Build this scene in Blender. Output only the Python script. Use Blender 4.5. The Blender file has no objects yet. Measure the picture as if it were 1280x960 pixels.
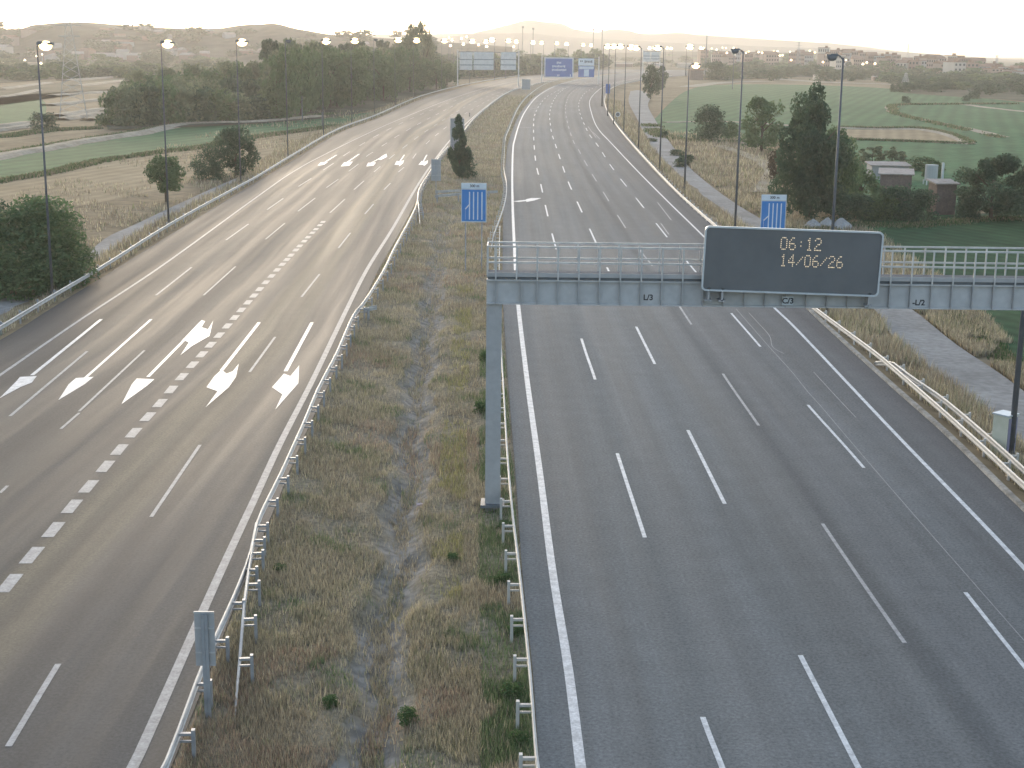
import bpy, bmesh, math, random
import numpy as np
from mathutils import Vector, Matrix
random.seed(7); rng = np.random.default_rng(11)
S = bpy.context.scene
COL = S.collection
# ------------------------------------------------------------------ camera
H = 17.7; F = 1800.0; CX, CY = 640.0, 480.0
TH = math.atan(420.6 / F); RO = 0.0115
FW = Vector((0, math.cos(TH), -math.sin(TH)))
R0 = Vector((1, 0, 0)); U0 = Vector((0, math.sin(TH), math.cos(TH)))
RT = R0 * math.cos(RO) + U0 * math.sin(RO)
UP = -R0 * math.sin(RO) + U0 * math.cos(RO)
cam = bpy.data.cameras.new('camera'); co = bpy.data.objects.new('camera', cam); COL.objects.link(co)
M = Matrix((RT, UP, -FW)).transposed().to_4x4(); M.translation = Vector((0, 0, H)); co.matrix_world = M
cam.sensor_width = 36; cam.lens = 36 * F / 1280; cam.clip_start = 0.5; cam.clip_end = 30000
S.camera = co
# ------------------------------------------------------------------ sky, sun, exposure
SUN_EL, SUN_AZ = 8.0, -12.0          # low in the haze, ahead and a little to the left
HAZE = 0.00020
w = bpy.data.worlds.new('World'); S.world = w; w.use_nodes = True
nt = w.node_tree; nt.nodes.clear()
sk = nt.nodes.new('ShaderNodeTexSky'); sk.sky_type = 'NISHITA'; sk.sun_disc = False
sk.sun_elevation = math.radians(SUN_EL); sk.sun_rotation = math.radians(SUN_AZ)
sk.air_density = 1.0; sk.dust_density = 2.0; sk.ozone_density = 3.0
bg = nt.nodes.new('ShaderNodeBackground'); bg.inputs[1].default_value = 0.15
ow = nt.nodes.new('ShaderNodeOutputWorld')
wb = nt.nodes.new('ShaderNodeVectorMath'); wb.operation = 'MULTIPLY'; wb.inputs[1].default_value = (1.03, .995, .955)
hs = nt.nodes.new('ShaderNodeHueSaturation'); hs.inputs['Saturation'].default_value = .72
nt.links.new(sk.outputs[0], hs.inputs['Color']); nt.links.new(hs.outputs[0], wb.inputs[0]); nt.links.new(wb.outputs[0], bg.inputs[0]); nt.links.new(bg.outputs[0], ow.inputs[0])
sl = bpy.data.lights.new('sun', 'SUN'); sl.energy = 0.36; sl.angle = math.radians(12); sl.color = (1, .80, .58)
so = bpy.data.objects.new('sun', sl); COL.objects.link(so)
el, az = math.radians(SUN_EL), math.radians(SUN_AZ)
sd = Vector((math.sin(az) * math.cos(el), math.cos(az) * math.cos(el), math.sin(el)))
so.rotation_euler = sd.to_track_quat('Z', 'Y').to_euler(); so.location = (0, 0, 60)
S.view_settings.view_transform = 'Standard'; S.view_settings.look = 'None'
S.view_settings.exposure = 1.88; S.view_settings.gamma = 1.0; S.view_settings.use_curve_mapping = False
S.render.engine = 'CYCLES'
S.cycles.volume_bounces = 1; S.cycles.max_bounces = 6

# ------------------------------------------------------------------ projection helpers
def P(px, py, z=0.0):
    d = FW * F + RT * (px - CX) - UP * (py - CY)
    t = (z - H) / d.z
    return Vector((d.x * t, d.y * t, z))
def proj(p):
    q = Vector(p) - Vector((0, 0, H)); c = q.dot(FW)
    return CX + F * q.dot(RT) / c, CY - F * q.dot(UP) / c
def zat(p, py):
    """height on the vertical through p that is seen at row py"""
    q = Vector((p[0], p[1], -H)); v = (CY - py) / F
    a = q.dot(UP) - v * q.dot(FW); b = UP.z - v * FW.z
    return -a / b
def mpp(p):
    return (Vector(p) - Vector((0, 0, H))).dot(FW) / F
def crs(pts, n=8):
    p = [np.array(a, float) for a in pts]
    p = [2 * p[0] - p[1]] + p + [2 * p[-1] - p[-2]]
    out = []
    for i in range(1, len(p) - 2):
        for k in range(n):
            t = k / n
            out.append(.5 * ((2 * p[i]) + (-p[i-1] + p[i+1]) * t + (2*p[i-1] - 5*p[i] + 4*p[i+1] - p[i+2]) * t*t + (-p[i-1] + 3*p[i] - 3*p[i+1] + p[i+2]) * t**3))
    out.append(p[-2]); return out
class Line:
    """a long road line as X(Y)"""
    def __init__(s, pts, z=0.0):
        pts = sorted(pts, key=lambda a: -a[1])
        q = [P(a[0], a[1], z) for a in crs(pts, 6)]
        Y = np.array([a.y for a in q]); X = np.array([a.x for a in q])
        o = np.argsort(Y); s.Y, s.X = Y[o], X[o]
    def __call__(s, y):
        y = np.asarray(y, float)
        x = np.interp(y, s.Y, s.X)
        a = s.Y[0]; m = (np.interp(a + 6, s.Y, s.X) - s.X[0]) / 6
        x = np.where(y < a, s.X[0] + m * (y - a), x)
        b = s.Y[-1]; m2 = (s.X[-1] - np.interp(b - 60, s.Y, s.X)) / 60
        return np.where(y > b, s.X[-1] + m2 * (y - b), x)
# ------------------------------------------------------------------ object helpers
def tag(o, label=None, cat=None, group=None, kind=None):
    if label: o['label'] = label
    if cat: o['category'] = cat
    if group: o['group'] = group
    if kind: o['kind'] = kind
    return o
def empty(name, loc, rz=0.0):
    o = bpy.data.objects.new(name, None); COL.objects.link(o); o.location = loc; o.rotation_euler = (0, 0, rz); o.empty_display_size = .3
    return o
class MB:
    def __init__(s): s.v = []; s.f = []; s.m = []; s.smooth = False
    def add(s, vs, fs, mi=0):
        b = len(s.v); s.v += [tuple(v) for v in vs]; s.f += [tuple(i + b for i in f) for f in fs]; s.m += [mi] * len(fs)
    def box(s, c, size, rz=0, mi=0, rx=0):
        R = Matrix.Rotation(rz, 3, 'Z') @ Matrix.Rotation(rx, 3, 'X'); c = Vector(c); h = [a / 2 for a in size]
        vs = [c + R @ Vector((sx*h[0], sy*h[1], sz*h[2])) for sz in (-1, 1) for sx, sy in ((-1,-1),(1,-1),(1,1),(-1,1))]
        s.add(vs, [(3,2,1,0),(4,5,6,7),(0,1,5,4),(1,2,6,5),(2,3,7,6),(3,0,4,7)], mi)
    def tube(s, pts, r, n=8, cap=True, mi=0):
        pts = [Vector(p) for p in pts]; rr = r if isinstance(r, (list, tuple)) else [r] * len(pts)
        rings = []
        for i, p in enumerate(pts):
            t = (pts[min(i+1, len(pts)-1)] - pts[max(i-1, 0)]).normalized()
            a = t.cross(Vector((0, 0, 1)));
            if a.length < 1e-3: a = Vector((1, 0, 0))
            a.normalize(); b = t.cross(a)
            rings.append([p + (a * math.cos(6.28318*k/n) + b * math.sin(6.28318*k/n)) * rr[i] for k in range(n)])
        vs = [v for r_ in rings for v in r_]; fs = []
        for i in range(len(pts) - 1):
            for k in range(n):
                fs.append((i*n+k, i*n+(k+1) % n, (i+1)*n+(k+1) % n, (i+1)*n+k))
        if cap: fs += [tuple(range(n))[::-1], tuple((len(pts)-1)*n + k for k in range(n))]
        s.add(vs, fs, mi)
    def bar(s, a, b, wx, wy, mi=0):
        a, b = Vector(a), Vector(b); t = (b - a).normalized(); u = t.cross(Vector((0, 0, 1)))
        if u.length < 1e-3: u = Vector((1, 0, 0))
        u.normalize(); v = u.cross(t)
        vs = [p + u*sx*wx/2 + v*sy*wy/2 for p in (a, b) for sx, sy in ((-1,-1),(1,-1),(1,1),(-1,1))]
        s.add(vs, [(3,2,1,0),(4,5,6,7),(0,1,5,4),(1,2,6,5),(2,3,7,6),(3,0,4,7)], mi)
    def build(s, name, mats, parent=None, smooth=False):
        me = bpy.data.meshes.new(name); me.from_pydata(s.v, [], s.f)
        mats = mats if isinstance(mats, (list, tuple)) else [mats]
        for m_ in mats: me.materials.append(m_)
        if len(mats) > 1: me.polygons.foreach_set('material_index', s.m)
        if smooth: me.polygons.foreach_set('use_smooth', [True] * len(me.polygons))
        me.update()
        o = bpy.data.objects.new(name, me); COL.objects.link(o)
        if parent: o.parent = parent
        return o
def copy_tree(o, parent=None):
    c = o.copy(); COL.objects.link(c)
    if parent is not None: c.parent = parent
    for ch in list(o.children): copy_tree(ch, c)
    return c

# ------------------------------------------------------------------ materials
def mat(name, col, rough=.8, col2=None, scale=1.0, detail=4, bump=0.0, bscale=None, metal=0.0, spec=.5, coat=None, fine=None):
    m = bpy.data.materials.new(name); m.use_nodes = True; n = m.node_tree; b = n.nodes['Principled BSDF']
    b.inputs['Roughness'].default_value = rough; b.inputs['Metallic'].default_value = metal
    b.inputs['Specular IOR Level'].default_value = .06 if rough >= .89 else spec
    b.inputs['Base Color'].default_value = (*col, 1)
    tc = n.nodes.new('ShaderNodeTexCoord')
    if col2:
        ns = n.nodes.new('ShaderNodeTexNoise'); ns.inputs['Scale'].default_value = scale; ns.inputs['Detail'].default_value = detail; ns.inputs['Roughness'].default_value = .65
        n.links.new(tc.outputs['Object'], ns.inputs['Vector'])
        rp = n.nodes.new('ShaderNodeValToRGB'); rp.color_ramp.elements[0].position = .36; rp.color_ramp.elements[1].position = .64
        rp.color_ramp.elements[0].color = (*col, 1); rp.color_ramp.elements[1].color = (*col2, 1)
        n.links.new(ns.outputs[0], rp.inputs[0]); src = rp.outputs[0]
        if fine:
            n2 = n.nodes.new('ShaderNodeTexNoise'); n2.inputs['Scale'].default_value = fine[0]; n2.inputs['Detail'].default_value = 3
            n.links.new(tc.outputs['Object'], n2.inputs['Vector'])
            mr = n.nodes.new('ShaderNodeMapRange'); mr.inputs[1].default_value = .3; mr.inputs[2].default_value = .7; mr.inputs[3].default_value = 1 - fine[1]; mr.inputs[4].default_value = 1 + fine[1]
            n.links.new(n2.outputs[0], mr.inputs[0])
            mx = n.nodes.new('ShaderNodeVectorMath'); mx.operation = 'SCALE'; n.links.new(src, mx.inputs[0]); n.links.new(mr.outputs[0], mx.inputs['Scale']); src = mx.outputs[0]
        n.links.new(src, b.inputs['Base Color'])
    if bump:
        nb = n.nodes.new('ShaderNodeTexNoise'); nb.inputs['Scale'].default_value = bscale or scale * 4; nb.inputs['Detail'].default_value = 5
        n.links.new(tc.outputs['Object'], nb.inputs['Vector'])
        bp = n.nodes.new('ShaderNodeBump'); bp.inputs['Strength'].default_value = bump; bp.inputs['Distance'].default_value = .05
        n.links.new(nb.outputs[0], bp.inputs['Height']); n.links.new(bp.outputs[0], b.inputs['Normal'])
    return m
def rows(m, ang, wl, amt):
    n = m.node_tree; b = n.nodes['Principled BSDF']; src = b.inputs['Base Color'].links[0].from_socket
    tc = n.nodes.new('ShaderNodeTexCoord'); mp = n.nodes.new('ShaderNodeMapping'); mp.inputs['Rotation'].default_value = (0, 0, ang)
    wv = n.nodes.new('ShaderNodeTexWave'); wv.inputs['Scale'].default_value = 1 / wl; wv.inputs['Distortion'].default_value = 1.5; wv.inputs['Detail'].default_value = 3; wv.inputs['Detail Scale'].default_value = .3
    mr = n.nodes.new('ShaderNodeMapRange'); mr.inputs[3].default_value = 1 - amt; mr.inputs[4].default_value = 1 + amt
    vm = n.nodes.new('ShaderNodeVectorMath'); vm.operation = 'SCALE'
    n.links.new(tc.outputs['Object'], mp.inputs[0]); n.links.new(mp.outputs[0], wv.inputs['Vector']); n.links.new(wv.outputs['Fac'], mr.inputs[0]); n.links.new(src, vm.inputs[0]); n.links.new(mr.outputs[0], vm.inputs['Scale']); n.links.new(vm.outputs[0], b.inputs['Base Color'])
def emis(name, col, st):
    m = bpy.data.materials.new(name); m.use_nodes = True; b = m.node_tree.nodes['Principled BSDF']
    b.inputs['Base Color'].default_value = (*col, 1); b.inputs['Emission Color'].default_value = (*col, 1); b.inputs['Emission Strength'].default_value = st
    try: m.cycles.emission_sampling = 'NONE'
    except Exception: pass
    return m
def asphalt(name, base, rough, tracks, spec=.22, wear=.12, seed=0.0, warm=None):
    m = bpy.data.materials.new(name); m.use_nodes = True; n = m.node_tree; L = n.links.new; b = n.nodes['Principled BSDF']
    uv = n.nodes.new('ShaderNodeUVMap'); uv.uv_map = 'UVMap'
    tc = n.nodes.new('ShaderNodeTexCoord')
    def nz(vec, sx, sy, detail=4, rgh=.6):
        mp = n.nodes.new('ShaderNodeMapping'); mp.inputs['Scale'].default_value = (sx, sy, 1); mp.inputs['Location'].default_value = (seed, seed * 2, 0)
        L(vec, mp.inputs[0]); t = n.nodes.new('ShaderNodeTexNoise'); t.inputs['Scale'].default_value = 1; t.inputs['Detail'].default_value = detail; t.inputs['Roughness'].default_value = rgh
        L(mp.outputs[0], t.inputs['Vector']); return t.outputs[0]
    def mr(v, a, b_, c, d):
        r = n.nodes.new('ShaderNodeMapRange'); r.inputs[1].default_value = a; r.inputs[2].default_value = b_; r.inputs[3].default_value = c; r.inputs[4].default_value = d
        L(v, r.inputs[0]); return r.outputs[0]
    def mul(a, c, op='MULTIPLY'):
        q = n.nodes.new('ShaderNodeMath'); q.operation = op
        for i, s_ in enumerate((a, c)):
            if isinstance(s_, (int, float)): q.inputs[i].default_value = s_
            else: L(s_, q.inputs[i])
        return q.outputs[0]
    st = nz(uv.outputs[0], .55, .012, 4); st2 = nz(uv.outputs[0], 2.6, .03, 3); patch = nz(uv.outputs[0], .09, .016, 4)
    grain = nz(tc.outputs['Object'], 9, 9, 4, .8); mott = nz(tc.outputs['Object'], .8, .8, 5)
    f = mul(mr(st, .3, .7, 1 - wear, 1 + wear), mr(st2, .3, .7, 1 - wear*.6, 1 + wear*.6))
    f = mul(f, mr(patch, .35, .65, 1 - wear*.9, 1 + wear*.9))
    f = mul(f, mr(grain, .25, .75, .55, 1.50)); f = mul(f, mr(mott, .3, .7, .93, 1.07))
    sx = n.nodes.new('ShaderNodeSeparateXYZ'); L(uv.outputs[0], sx.inputs[0])
    sn = mul(mul(sx.outputs[0], 2 * math.pi / tracks[0]), tracks[1], 'ADD'); sn = mul(sn, 0.0, 'SINE')
    f = mul(f, mr(sn, -1, 1, 1 - tracks[2], 1 + tracks[2]))
    mx = n.nodes.new('ShaderNodeVectorMath'); mx.operation = 'SCALE'; L(f, mx.inputs['Scale'])
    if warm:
        # lateral colour bands: dusty wear, plus sun glint painted into the left tracks
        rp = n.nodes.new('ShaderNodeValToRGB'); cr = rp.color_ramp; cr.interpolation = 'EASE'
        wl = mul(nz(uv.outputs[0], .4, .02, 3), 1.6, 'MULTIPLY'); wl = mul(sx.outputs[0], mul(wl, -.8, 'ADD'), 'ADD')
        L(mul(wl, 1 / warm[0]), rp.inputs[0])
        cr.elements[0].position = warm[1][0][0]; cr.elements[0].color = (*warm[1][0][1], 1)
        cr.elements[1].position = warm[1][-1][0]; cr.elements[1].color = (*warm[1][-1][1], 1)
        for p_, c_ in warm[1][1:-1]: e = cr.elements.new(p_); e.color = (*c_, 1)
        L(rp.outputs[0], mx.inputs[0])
    else:
        mx.inputs[0].default_value = base
    L(mx.outputs[0], b.inputs['Base Color'])
    L(mr(st, .3, .7, rough - .08, rough + .08), b.inputs['Roughness']); b.inputs['Specular IOR Level'].default_value = spec
    bp = n.nodes.new('ShaderNodeBump'); bp.inputs['Strength'].default_value = .25; bp.inputs['Distance'].default_value = .01
    L(nz(tc.outputs['Object'], 40, 40, 3), bp.inputs['Height']); L(bp.outputs[0], b.inputs['Normal'])
    return m
A1 = (.072, .074, .080)
m_roadR = asphalt('asphalt_right', (.112, .121, .124), .80, (1.75, .4, .05), spec=.08, warm=(20.3, [(0.0, (0.171, 0.175, 0.169)), (.22, (0.160, 0.166, 0.160)), (.30, (0.174, 0.178, 0.171)), (.44, (0.154, 0.160, 0.155)), (.56, (0.163, 0.167, 0.161)), (.59, (0.125, 0.130, 0.128)), (.625, (0.160, 0.164, 0.160)), (.78, (0.149, 0.155, 0.152)), (.90, (0.131, 0.136, 0.135)), (1.0, (0.122, 0.124, 0.124))]), wear=.10, seed=3)
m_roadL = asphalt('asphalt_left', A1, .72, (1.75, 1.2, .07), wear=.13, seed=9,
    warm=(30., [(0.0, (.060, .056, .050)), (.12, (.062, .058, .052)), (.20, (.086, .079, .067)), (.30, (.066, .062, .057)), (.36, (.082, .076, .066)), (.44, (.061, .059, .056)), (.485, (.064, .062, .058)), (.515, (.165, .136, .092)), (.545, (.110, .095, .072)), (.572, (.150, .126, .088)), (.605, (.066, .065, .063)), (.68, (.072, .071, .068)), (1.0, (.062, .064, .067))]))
m_paint = mat('road_paint', (.42, .43, .43), .55, (.66, .67, .66), 3.0, bump=.1, fine=(14, .16))
m_paintw = mat('fresh_paint', (.55, .53, .50), .55, (.74, .72, .68), 1.6, fine=(12, .14))
m_paintold = mat('worn_paint', (.17, .17, .17), .6, (.33, .33, .33), 4.0, fine=(14, .3))
m_paintm = mat('greyed_paint', (.25, .25, .245), .65, (.38, .38, .37), 2.5, fine=(12, .2))
m_seam = mat('seam_filler', (.17, .17, .17), .5, (.26, .26, .26), 1.5)
m_tar = mat('tar_seam', (.040, .042, .044), .9, (.066, .067, .068), .8, spec=.05)
m_ground = mat('dry_ground', (.20, .15, .088), .95, (.30, .235, .145), .035, 8, bump=.4, bscale=1.5, fine=(.7, .25))
m_straw = mat('straw_field', (.30, .225, .13), .95, (.35, .27, .165), .05, 8, fine=(.5, .12))
m_scrub = mat('scrubland', (.05, .055, .03), .95, (.13, .115, .075), .02, 8, fine=(.2, .3))
m_green = mat('green_field', (.050, .125, .052), .9, (.074, .158, .066), .03, 6, fine=(.6, .2))
m_green2 = mat('dark_green_field', (.026, .072, .030), .9, (.044, .096, .040), .04, 6, fine=(.6, .2))
m_pale = mat('pale_earth', (.30, .25, .18), .95, (.44, .38, .29), .2, 6, fine=(1.5, .2))
m_track = mat('gravel_track', (.26, .245, .22), .9, (.35, .33, .30), .12, 8, bump=.3, bscale=3, fine=(2.5, .15))
m_galv = mat('galvanised_steel', (.44, .43, .41), .5, (.58, .57, .54), 2.0, metal=.2)
m_galvd = mat('dull_galvanised', (.30, .31, .32), .5, (.40, .41, .42), 2.0, metal=.4)
m_rust = mat('weathered_rail', (.48, .455, .41), .55, (.60, .57, .52), 1.5, metal=.1)
m_grey = mat('grey_painted_steel', (.35, .345, .335), .5, (.40, .395, .385), .7, fine=(5, .06))
m_greyd = mat('dark_grey_steel', (.10, .115, .125), .5, (.15, .165, .175), 1.5)
m_beam = mat('blue_grey_beam_paint', (.44, .435, .42), .5, (.50, .495, .48), .5, fine=(4, .05))
m_deck = mat('walkway_grating', (.16, .165, .17), .95, (.20, .205, .21), 3)
m_board = mat('black_display_face', (.115, .120, .120), .55, (.135, .140, .140), .6)
m_frame = mat('light_aluminium', (.50, .53, .54), .4, (.60, .63, .64), 1.0, metal=.3)
m_blue = mat('blue_sign_sheet', (.035, .20, .50), .45, (.045, .23, .56), 1.0)
m_bluef = mat('faded_blue_sheet', (.05, .13, .36), .45, (.07, .16, .42), .4)
m_white = mat('white_sign_sheet', (.60, .66, .70), .4, (.70, .75, .78), 1.0)
m_signback = mat('sign_back_grey', (.62, .60, .56), .5, (.74, .72, .68), .8)
m_black = mat('black_lettering', (.02, .02, .025), .5)
m_pole = mat('lamp_pole_steel', (.075, .085, .095), .45, (.12, .125, .13), 1.0)
m_conc = mat('concrete', (.30, .29, .27), .85, (.40, .385, .36), .8, bump=.2, fine=(6, .12))
m_kerb = mat('weathered_kerb', (.26, .24, .21), .9, (.44, .41, .36), 1.2, bump=.3, fine=(6, .2))
m_bark = mat('bark', (.09, .07, .05), .9, (.15, .12, .09), 3.0)
m_amber = emis('amber_led', (1.0, .76, .48), .17)
m_lamp = emis('sodium_lamp_glass', (1.0, .68, .32), 2.4)
m_lampy = emis('yellow_lamp_glass', (1.0, .88, .45), 3.0)
m_lampw = emis('white_lamp_glass', (1.0, .84, .55), 2.6)
m_glass_off = mat('unlit_lamp_glass', (.16, .16, .16), .4)
m_brick = mat('old_brick', (.19, .14, .12), .9, (.25, .185, .155), .8, fine=(4, .15))
m_roof = mat('corrugated_roof', (.26, .22, .19), .85, (.38, .33, .29), .5, fine=(3, .15))
m_cab = mat('cream_cabinet', (.56, .55, .42), .5, (.64, .62, .50), 1.5)
m_cabd = mat('lilac_grey_door', (.23, .22, .30), .5, (.28, .27, .35), 1.5)
m_tank = mat('pale_tank', (.42, .42, .40), .7)

def thin(n, b, csrc, f):
    tr = n.nodes.new('ShaderNodeBsdfTranslucent'); n.links.new(csrc, tr.inputs['Color'])
    ms = n.nodes.new('ShaderNodeMixShader'); ms.inputs[0].default_value = f
    o = [q for q in n.nodes if q.type == 'OUTPUT_MATERIAL'][0]
    n.links.new(b.outputs[0], ms.inputs[1]); n.links.new(tr.outputs[0], ms.inputs[2]); n.links.new(ms.outputs[0], o.inputs['Surface'])
rows(m_green, .3, 14.0, .13); rows(m_green2, -.5, 6.0, .15); rows(m_straw, .25, 9.0, .10)
def foliage(name, c1, c2, dry=None):
    m = bpy.data.materials.new(name); m.use_nodes = True; n = m.node_tree; L = n.links.new; b = n.nodes['Principled BSDF']
    b.inputs['Roughness'].default_value = .75; b.inputs['Specular IOR Level'].default_value = .25
    a = n.nodes.new('ShaderNodeAttribute'); a.attribute_name = 'leafvar'
    rp = n.nodes.new('ShaderNodeValToRGB'); rp.color_ramp.elements[0].color = (*c1, 1); rp.color_ramp.elements[1].color = (*c2, 1)
    if dry: e = rp.color_ramp.elements.new(.93); e.color = (*dry, 1); rp.color_ramp.elements[1].position = .9
    L(a.outputs['Fac'], rp.inputs[0]); L(rp.outputs[0], b.inputs['Base Color'])
    thin(n, b, rp.outputs[0], .35)
    return m
m_leaf = foliage('tree_leaves', (0.076, 0.126, 0.059), (0.176, 0.244, 0.109))
m_leafd = foliage('dark_tree_leaves', (0.054, 0.092, 0.058), (0.118, 0.168, 0.092))
m_weed = foliage('weed_leaves', (.05, .10, .03), (.12, .19, .07))
m_litter = mat('pink_plastic', (.55, .42, .40), .5)
m_leafo = foliage('olive_leaves', (0.134, 0.160, 0.092), (0.269, 0.294, 0.168))
m_leafb = foliage('reddish_leaves', (.06, .05, .03), (.14, .10, .06))
def grassmat(name):
    m = bpy.data.materials.new(name); m.use_nodes = True; n = m.node_tree; b = n.nodes['Principled BSDF']
    a = n.nodes.new('ShaderNodeAttribute'); a.attribute_name = 'gcol'
    n.links.new(a.outputs['Color'], b.inputs['Base Color']); b.inputs['Roughness'].default_value = .85; b.inputs['Specular IOR Level'].default_value = .2
    thin(n, b, a.outputs['Color'], .45)
    return m
m_grass = grassmat('dry_grass_blades')

# ------------------------------------------------------------------ traced road lines (turned into world X(Y))
R_left = Line([(733,1010),(726,960),(711,840),(691.5,720),(675,592),(659,476),(647.5,379),(643.5,320),(640.5,245),(641,190.6),(644,172),(651,150),(660,134),(672.5,120),(693,108),(716,101),(732,98),(762,93.5),(800,89.5),(860,85),(930,82)])
R_right = Line([(1420,872),(1280,710),(1121,544),(1000,416),(963.6,380.6),(880,296),(840,257),(800,217),(765,180),(747,160),(739,140),(737.5,125),(749,112),(764,105),(790,99),(840,92.5),(930,87)])
R1 = Line([(903,960),(872,878),(806,672),(772,568),(745,478),(727,424),(695.5,312.5),(684.5,269),(675,226),(670.5,207.5),(668,187),(667,167),(667,157),(668,145),(674,132),(685,120),(706,110),(735,102),(765,96.8),(810,92),(870,87.5),(930,84)])
R2 = Line([(1130,1068),(1073,960),(984,787),(906,630),(858,534),(822,462),(795,408),(761,339),(744.5,302.5),(720,249),(709,224),(697,189),(693,177),(689.5,166),(688,156),(687,145),(688,136),(691,127.5),(699,116),(713,108),(740,103),(770,98.4),(815,93.2),(875,88.2),(930,84.8)])
R3 = Line([(1250,968),(1131,804),(1037,668),(955,542),(910,477),(869,413),(819,337.5),(801,314),(772.5,270),(754,240),(740,217.5),(730,200),(722.5,186),(716,175),(709,152),(707,140),(707.5,130),(712.5,117.5),(726,109.5),(748,104),(778,99),(822,94),(880,88.8),(930,85.4)])
R4 = Line([(1400,980),(1280,833),(1183,711),(1080,585),(1007,503),(956,440),(911,388),(855,322.5),(820,279),(795,247.5),(776,224),(762,205),(751,187.5),(744,177.5),(736,167),(728,150),(724,138),(724,127.5),(731,116.5),(743,109.5),(760,104.5),(785,99.5),(830,94.2),(885,89.5),(930,86.2)])
R_kerb = Line([(1410,760),(1280,640),(1185,547),(1110,480),(1028,405),(960,340),(880,270),(840,236),(800,194),(772,160),(757,134),(756,119),(764,110),(790,103),(840,96),(930,89.5)])
L_left = Line([(-160,580),(0,469),(100,400),(200,334),(320,247),(370,212.5),(420,186),(470,162),(507,146),(560,125),(610,109),(655,99.5),(690,94),(716,91.5),(760,88),(860,82.3),(930,80)])
L_outer = Line([(-160,510),(0,425),(60,388),(130,345),(210,295),(290,246),(370,198),(420,168),(470,148.5),(520,126.5),(570,111.5),(620,100.5),(654,95.5),(680,93),(716,90.5),(760,87),(860,81.5),(930,79.2)])
L_right = Line([(140,1010),(167.5,957),(220,840),(272.5,722),(320,620),(350,555),(389,479),(427,400),(457,340),(490,287),(517,240),(535,212),(557,182),(582,155),(615,127.5),(640,112.5),(668,104.5),(700,98.5),(732,95.3),(770,91.3),(860,84.7),(930,81.4)])
LA = Line([(-110,610),(12.5,520),(60,480),(109,439),(195,369),(239.5,334),(282.5,300),(310.5,280),(336,260),(353,248),(373,233),(389,223),(404,212.5),(429,195),(440,188),(470,170),(510,150),(560,129),(610,112),(660,100),(716,92.4),(760,88.7),(860,82.7),(930,80.3)])
LB = Line([(-95,703),(0,616),(76,536),(99,516),(136,480),(180.5,438),(254.5,369),(294.5,333),(332,299),(356,279),(394,247.5),(408,234.5),(423,224),(436,214),(458,195.5),(468,189),(500,168),(540,146),(585,124),(625,111),(665,101.5),(716,93.2),(760,89.4),(860,83.1),(930,80.6)])
LC = Line([(-30,780),(12,729),(40,694),(67,662),(90,633),(132,583),(167,541),(200,504),(226,472.5),(274,419),(310,378),(339.5,345),(375,307),(404,277),(412.5,266),(431,249),(450,231),(480,204),(505,184),(540,159),(590,129),(630,113.5),(668,103),(700,97),(730,93.7),(765,90),(860,83.7),(930,80.9)])
LD = Line([(-60,1040),(0,950),(73,830),(189,646),(250,556),(312,465),(344,421),(377,371),(399.5,342.5),(423,310),(438,291),(456,267.5),(480,237),(505,209),(520,192),(545,169),(580,143),(620,120.5),(655,107),(690,99),(730,94.6),(768,90.7),(860,84.2),(930,81.1)])
YF = 1300.0
def ysamples(y0, y1, near=1.2):
    ys = [y0]
    while ys[-1] < y1: ys.append(ys[-1] + max(near, ys[-1] * .018))
    ys[-1] = y1; return np.array(ys)
def strip(name, fa, fb, z0, z1, ys, nx, m, zfun=None, kind='structure', parent=None):
    v = []; f = []; uvs = []
    A = fa(ys); B = fb(ys); s = 0
    for i, y in enumerate(ys):
        if i: s += math.hypot(ys[i] - ys[i-1], A[i] - A[i-1])
        for k in range(nx + 1):
            t = k / nx; x = A[i] + (B[i] - A[i]) * t; z = z0 + (z1 - z0) * t
            if zfun: z = zfun(x, y, t, z)
            v.append((x, y, z)); uvs.append((x - A[i], s))
    for i in range(len(ys) - 1):
        for k in range(nx):
            a = i * (nx + 1) + k; f.append((a, a + 1, a + nx + 2, a + nx + 1))
    me = bpy.data.meshes.new(name); me.from_pydata(v, [], f); me.materials.append(m)
    uvl = me.uv_layers.new(name='UVMap'); li = np.zeros(len(me.loops), int); me.loops.foreach_get('vertex_index', li)
    uvl.data.foreach_set('uv', np.array(uvs)[li].ravel()); me.update()
    o = bpy.data.objects.new(name, me); COL.objects.link(o)
    if parent: o.parent = parent
    if kind: o['kind'] = kind
    return o
ZG = -0.9
# ground sheet to the horizon
g = MB(); g.add([(-5800, -300, ZG), (5800, -300, ZG), (5800, 6000, ZG), (-5800, 6000, ZG)], [(0, 1, 2, 3)])
tag(g.build('ground', m_ground), kind='structure')
ys = ysamples(12, YF)
Lr_edge = lambda y: L_right(y) + .95
Rl_edge = lambda y: R_left(y) - 1.05
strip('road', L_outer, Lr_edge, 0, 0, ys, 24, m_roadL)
strip('road', Rl_edge, lambda y: R_kerb(y), 0, 0, ys, 24, m_roadR)
# embankment verges
def rough(x, y, a=.06): return a * (math.sin(x*2.1 + y*.7) + math.sin(x*.9 - y*1.3 + 2) + math.sin(y*.31 + x*.4))
strip('verge', lambda y: L_outer(y) - 5.5, lambda y: L_outer(y) - .002, ZG - .05, -.03, ys, 8, m_ground, lambda x, y, t, z: z + rough(x, y, .03) * math.sin(math.pi * t))
strip('verge', lambda y: R_kerb(y) + .26, lambda y: R_kerb(y) + 5.5, -.02, ZG - .05, ys, 8, m_ground, lambda x, y, t, z: z + rough(x, y, .03) * math.sin(math.pi * t))

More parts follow.
